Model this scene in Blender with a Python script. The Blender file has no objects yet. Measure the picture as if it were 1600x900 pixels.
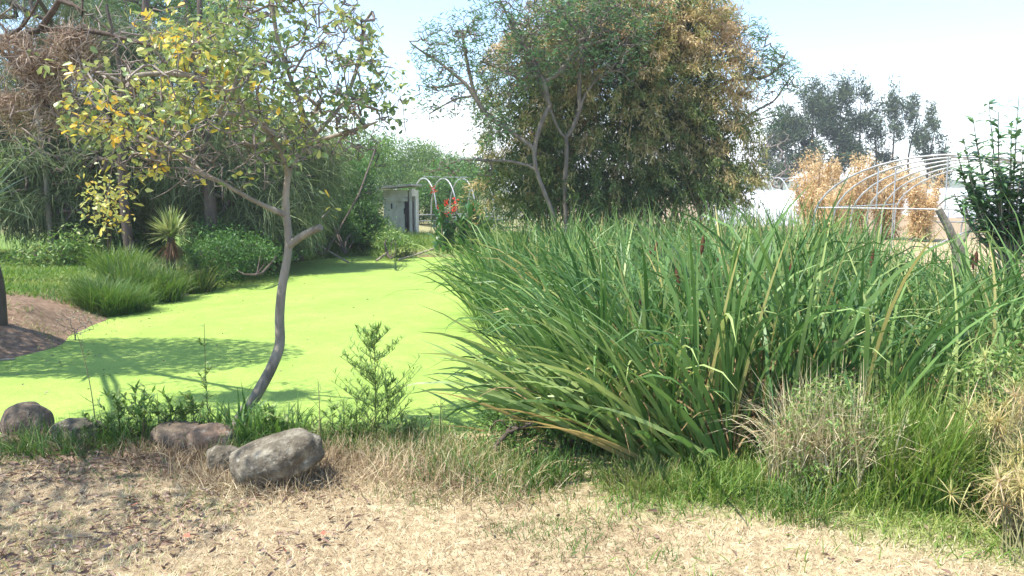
import bpy, math, random
import numpy as np
from mathutils import Vector
R = math.radians
rng = np.random.default_rng(11)
random.seed(5)
S = bpy.context.scene
COL = S.collection

# ------------------------------------------------------------------ camera
F = 1232.0                      # focal length in pixels of a 1600 wide frame
CAMZ, PITCH = 1.7, R(7.0)
cam_d = bpy.data.cameras.new('camera'); cam = bpy.data.objects.new('camera', cam_d); COL.objects.link(cam)
cam.location = (0, 0, CAMZ); cam.rotation_euler = (R(90) - PITCH, 0, 0)
cam_d.sensor_width = 36; cam_d.lens = 36 * F / 1600; cam_d.clip_start = .05; cam_d.clip_end = 3000
S.camera = cam
cp, sp_ = math.cos(PITCH), math.sin(PITCH)
def ray(px, py):
    a = (px - 800) / F; b = (450 - py) / F
    return np.array([a, cp + b * sp_, b * cp - sp_])
def at(px, py, Y):
    d = ray(px, py); return np.array([0, 0, CAMZ]) + d * (Y / d[1])
def gp(px, py, z=0.0):
    d = ray(px, py); return np.array([0, 0, CAMZ]) + d * ((z - CAMZ) / d[2])

# ------------------------------------------------------------------ sky, sun, exposure
SUN = np.array([-.42, -.16, .88]); SUN /= np.linalg.norm(SUN)
W = bpy.data.worlds.new('World'); S.world = W; W.use_nodes = True
nt = W.node_tree; N = nt.nodes; L = nt.links
bg = N['Background']
sky = N.new('ShaderNodeTexSky'); sky.sky_type = 'NISHITA'; sky.sun_disc = False
sky.sun_elevation = math.asin(SUN[2]); sky.sun_rotation = math.atan2(SUN[0], SUN[1])
sky.air_density = 1.0; sky.dust_density = .25; sky.ozone_density = 3.0
tc = N.new('ShaderNodeTexCoord'); sep = N.new('ShaderNodeSeparateXYZ'); L.new(tc.outputs['Generated'], sep.inputs[0])
mp = N.new('ShaderNodeMapping'); mp.inputs['Scale'].default_value = (2.6, 2.6, 6.5); mp.inputs['Location'].default_value = (1.3, .4, .2)
L.new(tc.outputs['Generated'], mp.inputs[0])
nz = N.new('ShaderNodeTexNoise'); nz.inputs['Scale'].default_value = 1.0; nz.inputs['Detail'].default_value = 6; nz.inputs['Roughness'].default_value = .5
L.new(mp.outputs[0], nz.inputs['Vector'])
# cloud bank: thick low over the horizon, thinning upwards
m1 = N.new('ShaderNodeMath'); m1.operation = 'MULTIPLY_ADD'; m1.inputs[1].default_value = -2.6; m1.inputs[2].default_value = .25
L.new(sep.outputs['Z'], m1.inputs[0])
m2 = N.new('ShaderNodeMath'); m2.operation = 'ADD'; L.new(m1.outputs[0], m2.inputs[0]); L.new(nz.outputs['Fac'], m2.inputs[1])
cr = N.new('ShaderNodeMapRange'); cr.inputs['From Min'].default_value = .42; cr.inputs['From Max'].default_value = .72
L.new(m2.outputs[0], cr.inputs['Value'])
mx = N.new('ShaderNodeMix'); mx.data_type = 'RGBA'
L.new(cr.outputs[0], mx.inputs['Factor']); L.new(sky.outputs[0], mx.inputs['A']); mx.inputs['B'].default_value = (6.6, 6.9, 7.3, 1)
L.new(mx.outputs['Result'], bg.inputs['Color']); bg.inputs['Strength'].default_value = .135
sd = bpy.data.lights.new('sun', 'SUN'); sd.energy = 3.9; sd.angle = R(.6); sd.color = (1, .955, .88)
so = bpy.data.objects.new('sun', sd); COL.objects.link(so); so.rotation_euler = Vector(SUN).to_track_quat('Z', 'Y').to_euler()
so.location = (0, 0, 30)
S.view_settings.view_transform = 'Standard'; S.view_settings.look = 'None'; S.view_settings.gamma = 1
S.view_settings.exposure = 1.45
S.render.engine = 'CYCLES'
S.cycles.max_bounces = 6; S.cycles.diffuse_bounces = 3; S.cycles.glossy_bounces = 2; S.cycles.transmission_bounces = 4
S.cycles.transparent_max_bounces = 4; S.cycles.volume_bounces = 0
S.cycles.use_denoising = True

# ------------------------------------------------------------------ mesh builder
def nrm(v): return v / np.maximum(np.linalg.norm(v, axis=-1, keepdims=True), 1e-9)
class MB:
    def __init__(s): s.v = []; s.f4 = []; s.f3 = []; s.t4 = []; s.t3 = []; s.n = 0
    def add(s, v, f, tint=0.5):
        f = np.asarray(f, dtype=np.int64)
        t = np.broadcast_to(np.asarray(tint, dtype=np.float32), (len(f),)) if np.ndim(tint) == 0 else np.asarray(tint, dtype=np.float32)
        s.v.append(np.asarray(v, dtype=np.float32).reshape(-1, 3))
        if f.shape[1] == 4: s.f4.append(f + s.n); s.t4.append(t)
        else: s.f3.append(f + s.n); s.t3.append(t)
        s.n += len(s.v[-1])
    def build(s, name, mat, parent=None, local=False, smooth=True):
        v = np.concatenate(s.v) if s.v else np.zeros((0, 3), np.float32)
        if parent is not None and not local:
            q = parent; off = np.zeros(3)
            while q is not None: off += np.array(q.location); q = q.parent
            v = v - off
        f4 = np.concatenate(s.f4) if s.f4 else np.zeros((0, 4), np.int64)
        f3 = np.concatenate(s.f3) if s.f3 else np.zeros((0, 3), np.int64)
        me = bpy.data.meshes.new(name)
        me.vertices.add(len(v)); me.vertices.foreach_set('co', v.astype(np.float32).ravel())
        nl = f4.size + f3.size; me.loops.add(nl)
        me.loops.foreach_set('vertex_index', np.concatenate([f4.ravel(), f3.ravel()]).astype(np.int32))
        me.polygons.add(len(f4) + len(f3))
        st = np.concatenate([np.arange(len(f4)) * 4, f4.size + np.arange(len(f3)) * 3]).astype(np.int32)
        me.polygons.foreach_set('loop_start', st)
        me.update(calc_edges=True)
        me.polygons.foreach_set('use_smooth', np.full(len(f4) + len(f3), smooth))
        at_ = me.attributes.new('tint', 'FLOAT', 'FACE')
        tt = np.concatenate([np.concatenate(s.t4) if s.t4 else np.zeros(0), np.concatenate(s.t3) if s.t3 else np.zeros(0)]).astype(np.float32)
        at_.data.foreach_set('value', tt)
        me.materials.append(mat)
        o = bpy.data.objects.new(name, me); COL.objects.link(o)
        if parent is not None: o.parent = parent
        return o

def tag(o, label=None, cat=None, group=None, kind=None):
    if label: o['label'] = label
    if cat: o['category'] = cat
    if group: o['group'] = group
    if kind: o['kind'] = kind
    return o
def thing(name, label, cat, loc=(0, 0, 0), group=None, rz=0):
    o = bpy.data.objects.new(name, None); COL.objects.link(o); o.location = tuple(float(c) for c in loc)
    o.rotation_euler.z = rz; o.empty_display_size = .2
    return tag(o, label, cat, group)
def dup(root, loc, rz=0, scale=None, label=None, group=None, tilt=None):
    r = root.copy(); COL.objects.link(r); r.location = tuple(float(c) for c in loc)
    r.rotation_euler = (tilt[0] if tilt else 0, tilt[1] if tilt else 0, rz)
    if scale is not None: r.scale = scale if hasattr(scale, '__len__') else (scale,) * 3
    if label: r['label'] = label
    if group: r['group'] = group
    def kids(src, dst):
        for ch in list(src.children):
            c = ch.copy(); COL.objects.link(c); c.parent = dst; kids(ch, c)
    kids(root, r)
    return r

def tube(mb, P, r, sides=6, tint=.5, cap=True):
    P = np.asarray(P, float); k = len(P); r = np.broadcast_to(np.asarray(r, float), (k,))
    T = np.gradient(P, axis=0); T = nrm(T)
    up = np.array([0, 0, 1.]) if abs(T[:, 2]).mean() < .8 else np.array([0, 1., 0])
    A = nrm(np.cross(T, up)); B = np.cross(T, A)
    a = np.arange(sides) / sides * 2 * np.pi
    V = P[:, None] + r[:, None, None] * (np.cos(a)[None, :, None] * A[:, None] + np.sin(a)[None, :, None] * B[:, None])
    i = np.arange(k - 1)[:, None] * sides; j = np.arange(sides)[None]; jn = (j + 1) % sides
    Fq = np.stack([i + j, i + jn, i + sides + jn, i + sides + j], -1).reshape(-1, 4)
    mb.add(V.reshape(-1, 3), Fq, tint)
    if cap and sides >= 4:
        c = np.concatenate([V[-1], P[-1:]]); mb.add(c, np.stack([np.arange(sides), (np.arange(sides) + 1) % sides, np.full(sides, sides)], -1), tint)
def box(mb, c, s, tint=.5, rz=0):
    c = np.array(c, float); s = np.array(s, float) / 2
    v = np.array([[x, y, z] for z in (-1, 1) for x, y in ((-1, -1), (1, -1), (1, 1), (-1, 1))]) * s
    if rz: v = np.stack([v[:, 0] * math.cos(rz) - v[:, 1] * math.sin(rz), v[:, 0] * math.sin(rz) + v[:, 1] * math.cos(rz), v[:, 2]], -1)
    mb.add(v + c, [[3, 2, 1, 0], [4, 5, 6, 7], [0, 1, 5, 4], [1, 2, 6, 5], [2, 3, 7, 6], [3, 0, 4, 7]], tint)
def blades(mb, base, az, length, width, lean, droop, n=5, power=1.6, roll=None, twist=0., tint=None, shape=2.5, basew=1.0, wob=0.):
    base = np.atleast_2d(base); M = len(base)
    g = lambda x: np.broadcast_to(np.asarray(x, float), (M,))
    az, length, width, lean, droop = map(g, (az, length, width, lean, droop)); power = g(power)
    roll = g(0 if roll is None else roll); tint = g(.5 if tint is None else tint)
    t = np.linspace(0, 1, n + 1); tm = (t[1:] + t[:-1]) / 2
    th = lean[:, None] + droop[:, None] * tm[None] ** power[:, None]
    azz = az[:, None] + (wob * rng.normal(size=(M, 1)) * tm[None] if wob else 0)
    ds = (length / n)[:, None]
    dx = np.sin(th) * np.cos(azz) * ds; dy = np.sin(th) * np.sin(azz) * ds; dz = np.cos(th) * ds
    P = np.zeros((M, n + 1, 3)); P[:, 1:, 0] = np.cumsum(dx, 1); P[:, 1:, 1] = np.cumsum(dy, 1); P[:, 1:, 2] = np.cumsum(dz, 1)
    P += base[:, None]
    T = nrm(np.gradient(P, axis=1))
    side = np.stack([-np.sin(az), np.cos(az), np.zeros(M)], -1)[:, None] * np.ones((1, n + 1, 1))
    nn = np.cross(T, side); ro = roll[:, None] + twist * t[None]
    sd_ = side * np.cos(ro)[..., None] + nn * np.sin(ro)[..., None]
    prof = (basew + (1 - basew) * np.minimum(1, t * 4)) * (1 - t ** shape) + .02
    w = width[:, None] * prof[None] / 2
    V = np.stack([P - sd_ * w[..., None], P + sd_ * w[..., None]], 2)      # M,n+1,2,3
    i = (np.arange(M) * (n + 1) * 2)[:, None] + (np.arange(n) * 2)[None]
    Fq = np.stack([i, i + 1, i + 3, i + 2], -1).reshape(-1, 4)
    mb.add(V.reshape(-1, 3), Fq, np.repeat(tint, n))
    return P
def rdir(n, up=0.0, flat=1.0):
    v = rng.normal(size=(n, 3)); v[:, 2] = v[:, 2] * flat + up; return nrm(v)
def leaves(mb, pos, d, length, width, tint=.5, fold=.18, six=False, curl=0.0):
    pos = np.atleast_2d(pos); M = len(pos); d = nrm(d)
    g = lambda x: np.broadcast_to(np.asarray(x, float), (M,))
    length, width, tint = g(length), g(width), g(tint)
    s = nrm(np.cross(d, rng.normal(size=(M, 3)) * .6 + np.array([0, 0, 1.]))); nn = np.cross(s, d)
    Ls, Ws = length[:, None], width[:, None] / 2
    if six:
        tip = pos + d * Ls - nn * Ls * curl
        q = [pos, pos + d * Ls * .33 + s * Ws * .62 + nn * Ws * fold, pos + d * Ls * .74 + s * Ws * 1. + nn * Ws * (fold) - nn * Ls * curl * .4, tip,
             pos + d * Ls * .74 - s * Ws * 1. + nn * Ws * fold - nn * Ls * curl * .4, pos + d * Ls * .33 - s * Ws * .62 + nn * Ws * fold]
        V = np.stack(q, 1); i = (np.arange(M) * 6)[:, None]
        Fq = np.concatenate([i + np.array([[0, 1, 2, 3]]), i + np.array([[0, 3, 4, 5]])])
        mb.add(V.reshape(-1, 3), Fq, np.concatenate([tint, tint]))
    else:
        q = [pos, pos + d * Ls * .45 + s * Ws + nn * Ws * fold * 2, pos + d * Ls, pos + d * Ls * .45 - s * Ws + nn * Ws * fold * 2]
        V = np.stack(q, 1); i = (np.arange(M) * 4)[:, None]
        mb.add(V.reshape(-1, 3), np.concatenate([i + np.array([[0, 1, 2]]), i + np.array([[0, 2, 3]])]), np.concatenate([tint, tint]))

# ------------------------------------------------------------------ materials
def mat(name):
    m = bpy.data.materials.new(name); m.use_nodes = True
    return m, m.node_tree.nodes, m.node_tree.links, m.node_tree.nodes['Principled BSDF']
def ramp(N, stops):
    r = N.new('ShaderNodeValToRGB'); e = r.color_ramp.elements
    while len(e) < len(stops): e.new(.5)
    for k, (p, c) in enumerate(stops): e[k].position = p; e[k].color = (*c, 1)
    return r
def leafmat(name, stops, rough=.5, trans=.3, spec=.4, noise=0.0):
    m, N, L, b = mat(name)
    a = N.new('ShaderNodeAttribute'); a.attribute_name = 'tint'
    r = ramp(N, stops); L.new(a.outputs['Fac'], r.inputs[0])
    L.new(r.outputs[0], b.inputs['Base Color']); b.inputs['Roughness'].default_value = rough; b.inputs['Specular IOR Level'].default_value = spec
    if trans:
        t = N.new('ShaderNodeBsdfTranslucent'); h = N.new('ShaderNodeHueSaturation'); h.inputs['Saturation'].default_value = 1.1; h.inputs['Value'].default_value = 1.25; h.inputs['Hue'].default_value = .49
        L.new(r.outputs[0], h.inputs['Color']); L.new(h.outputs[0], t.inputs[0])
        x = N.new('ShaderNodeMixShader'); x.inputs[0].default_value = trans
        L.new(b.outputs[0], x.inputs[1]); L.new(t.outputs[0], x.inputs[2]); L.new(x.outputs[0], N['Material Output'].inputs[0])
    return m
def noisy(name, c1, c2, scale=8, rough=.8, bump=.3, bscale=None, spec=.3, c3=None, stretch=None, metal=0, dist=.01):
    m, N, L, b = mat(name)
    tc = N.new('ShaderNodeTexCoord'); mp = N.new('ShaderNodeMapping'); L.new(tc.outputs['Object'], mp.inputs[0])
    if stretch: mp.inputs['Scale'].default_value = stretch
    n = N.new('ShaderNodeTexNoise'); n.inputs['Scale'].default_value = scale; n.inputs['Detail'].default_value = 8; n.inputs['Roughness'].default_value = .65
    L.new(mp.outputs[0], n.inputs['Vector'])
    st = [(.3, c1), (.7, c2)] if c3 is None else [(.3, c1), (.5, c2), (.68, c3)]
    r = ramp(N, st); L.new(n.outputs[0], r.inputs[0]); L.new(r.outputs[0], b.inputs['Base Color'])
    n2 = N.new('ShaderNodeTexNoise'); n2.inputs['Scale'].default_value = bscale or scale * 4; n2.inputs['Detail'].default_value = 6
    L.new(mp.outputs[0], n2.inputs['Vector'])
    bp = N.new('ShaderNodeBump'); bp.inputs['Strength'].default_value = bump; bp.inputs['Distance'].default_value = dist
    L.new(n2.outputs[0], bp.inputs['Height']); L.new(bp.outputs[0], b.inputs['Normal'])
    b.inputs['Roughness'].default_value = rough; b.inputs['Specular IOR Level'].default_value = spec; b.inputs['Metallic'].default_value = metal
    return m
M = {}
M['cattail'] = leafmat('cattail_leaf', [(0, (.042, .10, .025)), (.3, (.085, .178, .044)), (.6, (.17, .28, .085)), (.84, (.35, .43, .15)), (.92, (.40, .37, .13)), (1, (.52, .40, .18))], .42, .3, .28)
M['reed_dry'] = leafmat('dry_reed', [(0, (.12, .075, .035)), (1, (.42, .30, .15))], .7, .15, .2)
M['cat_head'] = noisy('seed_head', (.06, .022, .010), (.13, .05, .025), 60, .9, .5)
M['straw'] = leafmat('straw', [(0, (.22, .15, .09)), (.4, (.47, .375, .225)), (.8, (.67, .58, .38)), (1, (.36, .37, .15))], .7, .15, .2)
M['grass'] = leafmat('green_grass', [(0, (.045, .105, .022)), (.5, (.09, .18, .035)), (.8, (.17, .235, .06)), (1, (.40, .33, .16))], .5, .35, .3)
M['lime'] = leafmat('lime_grass', [(0, (.07, .15, .025)), (.6, (.15, .26, .04)), (1, (.30, .34, .10))], .5, .35, .3)
M['weed'] = leafmat('weed_leaf', [(0, (.065, .14, .03)), (.6, (.15, .27, .06)), (1, (.29, .34, .12))], .5, .3, .3)
M['litter'] = leafmat('leaf_litter', [(0, (.13, .08, .055)), (.5, (.27, .18, .13)), (.85, (.42, .32, .24)), (1, (.36, .13, .08))], .7, .1, .2)
M['yellow_leaf'] = leafmat('broad_leaf', [(0, (0.103, 0.161, 0.063)), (.4, (0.218, 0.299, 0.115)), (.75, (0.414, 0.448, 0.161)), (.92, (0.632, 0.552, 0.115)), (1, (0.713, 0.483, 0.092))], .36, .35, .5)
M['feather'] = leafmat('feathery_leaf', [(0, (0.052, 0.130, 0.052)), (.6, (0.111, 0.221, 0.078)), (1, (0.208, 0.325, 0.091))], .5, .3, .3)
M['drape'] = leafmat('drooping_needles', [(0, (0.054, 0.081, 0.038)), (.5, (0.115, 0.162, 0.068)), (1, (0.297, 0.338, 0.149))], .6, .25, .2)
M['bush'] = leafmat('bush_leaf', [(0, (0.046, 0.111, 0.026)), (.5, (0.098, 0.208, 0.046)), (1, (0.221, 0.351, 0.078))], .5, .3, .3)
M['far_leaf'] = leafmat('pale_feathery_leaf', [(0, (0.069, 0.149, 0.040)), (.5, (0.138, 0.241, 0.069)), (1, (0.230, 0.322, 0.092))], .6, .3, .2)
M['pine'] = leafmat('casuarina_needles', [(0, (0.037, 0.062, 0.037)), (.5, (0.062, 0.100, 0.050)), (1, (0.112, 0.150, 0.062))], .6, .2, .2)
M['bamboo'] = leafmat('bamboo_leaf', [(0, (.06, .10, .03)), (.3, (.12, .19, .05)), (.5, (.24, .26, .085)), (.66, (.38, .31, .13)), (1, (.58, .43, .24))], .5, .3, .35)
M['golden'] = leafmat('golden_bamboo_leaf', [(0, (.50, .36, .17)), (1, (.80, .64, .40))], .55, .35, .3)
M['dark_leaf'] = leafmat('glossy_dark_leaf', [(0, (0.068, 0.135, 0.060)), (.7, (0.128, 0.240, 0.098)), (1, (0.210, 0.330, 0.135))], .35, .25, .5)
M['canna'] = leafmat('canna_leaf', [(0, (0.036, 0.108, 0.030)), (.7, (0.072, 0.180, 0.048)), (1, (0.360, 0.384, 0.168))], .4, .25, .4)
M['petal'] = leafmat('red_petal', [(0, (.65, .03, .015)), (1, (.85, .10, .03))], .5, .3, .3)
M['yucca'] = leafmat('yucca_leaf', [(0, (.10, .17, .05)), (.6, (.22, .29, .09)), (1, (.46, .46, .2))], .45, .2, .4)
M['skirt'] = leafmat('dead_yucca_leaf', [(0, (.12, .06, .03)), (1, (.34, .19, .10))], .8, .1, .1)
M['sedge'] = leafmat('sedge_bract', [(0, (.20, .27, .07)), (.4, (.42, .40, .15)), (.7, (.55, .43, .21)), (1, (.52, .40, .26))], .5, .3, .3)
M['nest'] = leafmat('dry_tangle', [(0, (.16, .11, .08)), (.6, (.36, .27, .20)), (1, (.55, .45, .35))], .85, .1, .1)
M['bark'] = noisy('grey_bark', (.14, .12, .09), (.37, .325, .255), 9, .85, .7, 40, .2, stretch=(1, 1, .35), dist=.02)
M['pale_bark'] = noisy('pale_bark', (.20, .16, .12), (.46, .40, .33), 12, .8, .5, 50, .2, stretch=(1, 1, .4), dist=.01)
M['dark_bark'] = noisy('dark_bark', (.05, .038, .03), (.13, .10, .08), 9, .9, .7, 40, .2, stretch=(1, 1, .3), dist=.02)
M['twig'] = noisy('twig_bark', (.13, .105, .09), (.33, .28, .24), 20, .85, .3, 80, .2)
M['mesquite_bark'] = noisy('mesquite_bark', (.09, .07, .055), (.24, .20, .165), 9, .85, .6, 40, .2, stretch=(1, 1, .35), dist=.02)
M['culm'] = noisy('bamboo_culm', (.12, .12, .05), (.30, .24, .11), 6, .5, .1, 30, .4)
M['stem'] = leafmat('green_stem', [(0, (.07, .12, .03)), (1, (.25, .20, .10))], .6, 0, .3)
M['rock'] = noisy('grey_boulder', (.06, .05, .033), (.12, .10, .07), 9, .9, 1., 30, .25, c3=(.26, .235, .175), dist=.02)
M['rock_brown'] = noisy('brown_boulder', (.075, .055, .037), (.135, .10, .068), 7, .8, .6, 50, .3, c3=(.27, .18, .12), dist=.02)
M['rock_red'] = noisy('reddish_boulder', (.11, .085, .06), (.19, .125, .082), 7, .85, .6, 50, .25, c3=(.25, .20, .15), dist=.02)
for k_, sc_ in (('rock', 1.), ('rock_brown', .7), ('rock_red', .8)):
    nt_ = M[k_].node_tree; NN = nt_.nodes; LL = nt_.links; bs = NN['Principled BSDF']; src = bs.inputs['Base Color'].links[0].from_socket; tc_ = NN.new('ShaderNodeTexCoord')
    for (sx_, lo_, hi_, col_, am_) in ((26, .62, .70, (.42, .40, .32, 1), .5), (70, .62, .68, (.34, .32, .26, 1), .35), (11, .56, .68, (.05, .042, .03, 1), .4)):
        nn_ = NN.new('ShaderNodeTexNoise'); nn_.inputs['Scale'].default_value = sx_; nn_.inputs['Detail'].default_value = 5; LL.new(tc_.outputs['Object'], nn_.inputs['Vector'])
        mr_ = NN.new('ShaderNodeMapRange'); mr_.inputs['From Min'].default_value = lo_; mr_.inputs['From Max'].default_value = hi_; mr_.inputs['To Max'].default_value = am_ * sc_; LL.new(nn_.outputs[0], mr_.inputs['Value'])
        mx_ = NN.new('ShaderNodeMix'); mx_.data_type = 'RGBA'; LL.new(mr_.outputs[0], mx_.inputs['Factor']); LL.new(src, mx_.inputs['A']); mx_.inputs['B'].default_value = col_; src = mx_.outputs['Result']
    LL.new(src, bs.inputs['Base Color'])
M['concrete'] = noisy('stained_concrete', (.40, .365, .28), (.62, .58, .47), 3, .9, .4, 30, .2, c3=(.75, .71, .60), stretch=(1, 1, .4))
M['steel'] = noisy('galvanised_pipe', (.22, .22, .21), (.52, .53, .53), 5, .45, .05, 40, .5, metal=.25)
M['plastic'] = noisy('white_plastic_film', (.68, .70, .72), (.82, .83, .84), 1.5, .5, .2, 6, .4)
M['opening_shade'] = noisy('painted_opening_shade', (.02, .018, .015), (.05, .045, .04), 4, .9, .1)  # near-black colour stands in for the shade inside the shed openings

# ------------------------------------------------------------------ terrain and pond
WZ = -.30
def wpoly(pts): return np.array([gp(x, y, WZ)[:2] for x, y in pts])
pond_px = [(-420, 640), (-250, 600), (-120, 588), (0, 574), (60, 560), (125, 537), (150, 515), (200, 492), (260, 478), (318, 464), (345, 449), (395, 430), (440, 416), (500, 406), (560, 401),
           (640, 402), (700, 402), (760, 408), (900, 402), (1100, 410)]
POND = np.concatenate([wpoly(pond_px), np.array([[6.5, 13], [6.0, 9.5], [4.6, 7.6], [2.6, 6.55], [1.0, 6.0], [0, 5.85], [-1.2, 5.95], [-2.4, 6.15], [-3.4, 5.8], [-4.6, 5.7], [-7, 5.6], [-10, 5.2]])])
def sdist(x, y, poly):
    P = np.stack([x.ravel(), y.ravel()], -1); d = np.full(len(P), 1e9); ins = np.zeros(len(P), bool)
    for i in range(len(poly)):
        a, b = poly[i], poly[(i + 1) % len(poly)]
        ab = b - a; t = np.clip(((P - a) @ ab) / (ab @ ab), 0, 1)
        d = np.minimum(d, np.linalg.norm(P - a - t[:, None] * ab, axis=1))
        c = (a[1] > P[:, 1]) != (b[1] > P[:, 1])
        xx = (b[0] - a[0]) * (P[:, 1] - a[1]) / (b[1] - a[1] + 1e-12) + a[0]
        ins ^= c & (P[:, 0] < xx)
    return np.where(ins, -d, d).reshape(x.shape)
def sst(a, b, x): t = np.clip((x - a) / (b - a), 0, 1); return t * t * (3 - 2 * t)
_ph = rng.uniform(0, 6.28, (24, 2)); _fr = np.exp(rng.uniform(np.log(.35), np.log(9), 24)); _an = rng.uniform(0, 6.28, 24)
def lump(x, y, lo=0, hi=99):
    s = np.zeros_like(x)
    for k in range(24):
        if lo <= _fr[k] < hi:
            s += np.sin((x * math.cos(_an[k]) + y * math.sin(_an[k])) * _fr[k] + _ph[k, 0]) * np.cos((y * math.cos(_an[k]) - x * math.sin(_an[k])) * _fr[k] * .8 + _ph[k, 1]) / (_fr[k] + .5)
    return s
def MOUND(x, y): return np.exp(-((x + 6.9) / 1.25) ** 2 - ((y - 10.9) / 1.5) ** 2)
def H(x, y):
    x = np.asarray(x, float); y = np.asarray(y, float)
    d = sdist(x, y, POND) + .10 * lump(x, y, 1.2)
    left = sst(-3.2, -4.8, x) * sst(7, 8.5, y)
    wd = .5 + left * 1.5
    s = sst(-.5, 0, d) * .5 + sst(0, 1, d / wd) * .5
    h = -.68 + .68 * s + left * sst(0, 3, d) * .12
    h = h + .022 * lump(x, y, 1) * sst(0, 1, d)
    h = h + (.24 + .05 * lump(x * 1.6, y * 1.6, 1.5)) * MOUND(x, y) * sst(-.1, .9, d)
    far = sst(40, 200, np.hypot(x, y)); return h + far * .5 * lump(x / 20, y / 20)
def Hs(x, y): return float(H(np.array([x]), np.array([y]))[0])
def on(px, py, z=0):
    p = gp(px, py, z)
    for _ in range(6): p = gp(px, py, Hs(p[0], p[1]))
    return p

u = np.linspace(-1, 1, 460); gx = np.sinh(u * 5.2) / math.sinh(5.2) * 900
v = np.linspace(0, 1, 520); gy = 2.0 + np.sinh(v * 5.4) / math.sinh(5.4) * 1200; gy = np.concatenate([np.linspace(-60, -2, 12), np.linspace(-1.5, 1.9, 12), gy])
# near-uniform cells over the close ground
gx = np.sort(np.concatenate([gx[np.abs(gx) > 9], np.linspace(-9, 9, 260)]))
gy = np.sort(np.concatenate([gy[(gy < 3) | (gy > 13)], np.linspace(3, 13, 170)]))
X, Y = np.meshgrid(gx, gy, indexing='xy')
Z = H(X, Y)
nx, ny = len(gx), len(gy)
ii, jj = np.meshgrid(np.arange(nx - 1), np.arange(ny - 1), indexing='xy'); q = jj * nx + ii
mb = MB(); mb.add(np.stack([X, Y, Z], -1), np.stack([q, q + 1, q + 1 + nx, q + nx], -1).reshape(-1, 4))
m, N, L, b = mat('ground_soil_and_thatch')
a1 = N.new('ShaderNodeAttribute'); a1.attribute_name = 'green'
a2 = N.new('ShaderNodeAttribute'); a2.attribute_name = 'soil'
tc = N.new('ShaderNodeTexCoord')
def nz_(scale, det=8, ro=.65):
    n = N.new('ShaderNodeTexNoise'); n.inputs['Scale'].default_value = scale; n.inputs['Detail'].default_value = det; n.inputs['Roughness'].default_value = ro
    L.new(tc.outputs['Object'], n.inputs['Vector']); return n
n1 = nz_(14); n2 = nz_(1.3); n3 = nz_(60)
rs = ramp(N, [(.3, (.23, .165, .095)), (.5, (.40, .31, .185)), (.7, (.55, .46, .29))]); L.new(n1.outputs[0], rs.inputs[0])
rg = ramp(N, [(.3, (.07, .13, .03)), (.5, (.14, .22, .05)), (.7, (.25, .30, .09))]); L.new(n1.outputs[0], rg.inputs[0])
rd = ramp(N, [(.3, (.11, .07, .045)), (.5, (.20, .135, .09)), (.7, (.31, .225, .155))]); L.new(n1.outputs[0], rd.inputs[0])
def mixc(f, a, b):
    x = N.new('ShaderNodeMix'); x.data_type = 'RGBA'; L.new(f, x.inputs['Factor']); L.new(a, x.inputs['A']); L.new(b, x.inputs['B']); return x.outputs['Result']
c = mixc(a1.outputs['Fac'], rs.outputs[0], rg.outputs[0]); c = mixc(a2.outputs['Fac'], c, rd.outputs[0])
L.new(c, b.inputs['Base Color']); b.inputs['Roughness'].default_value = .95; b.inputs['Specular IOR Level'].default_value = .1
bp = N.new('ShaderNodeBump'); bp.inputs['Strength'].default_value = .8; bp.inputs['Distance'].default_value = .02; L.new(n3.outputs[0], bp.inputs['Height']); L.new(bp.outputs[0], b.inputs['Normal'])
ground = mb.build('ground', m); tag(ground, kind='structure')
D = sdist(X, Y, POND)
def GREEN(X, Y):
    lx = lump(X, Y, .6)
    # grass wedge in the right foreground
    e = Y - (4.5 - .62 * np.clip(X - .6, 0, 9) + .22 * lx)
    g = sst(-.25, .35, e) * sst(.3, 1.0, X) * sst(9, 7, Y) * .8
    g2 = sst(.42, .22, MOUND(X, Y)) * sst(8.5, 10, Y) * sst(-2.5, -3.8, X) * sst(.9, 2.0, sdist(X, Y, POND) + .5 * lx) * sst(30, 22, Y)
    g3 = sst(20.5, 22, Y) * sst(4, 2, X) * (.9 - .45 * sst(28, 34, Y))
    return np.clip(g + g2 + g3, 0, 1)
def SOIL(X, Y):
    d = sdist(X, Y, POND); lx = lump(X, Y, .6)
    s = sst(-3.6, -4.6, X) * sst(7.5, 8.6, Y) * sst(15, 12, Y) * sst(3.4, 2.2, d + .5 * lx)
    s2 = sst(.35, .0, d) * .8
    s = np.maximum(s, sst(.2, .4, MOUND(X, Y)))
    s4 = sst(-.8, -2.4, X + .4 * lx) * sst(6, 5.2, Y) * .55
    s3 = sst(25, 32, Y) * (.10 + .4 * sst(3, 8, X))
    return np.clip(s + s2 + s3 + s4, 0, 1)
for nm, val in (('green', GREEN(X, Y)), ('soil', SOIL(X, Y))):
    at_ = ground.data.attributes.new(nm, 'FLOAT', 'POINT'); at_.data.foreach_set('value', val.ravel().astype(np.float32))

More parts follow.
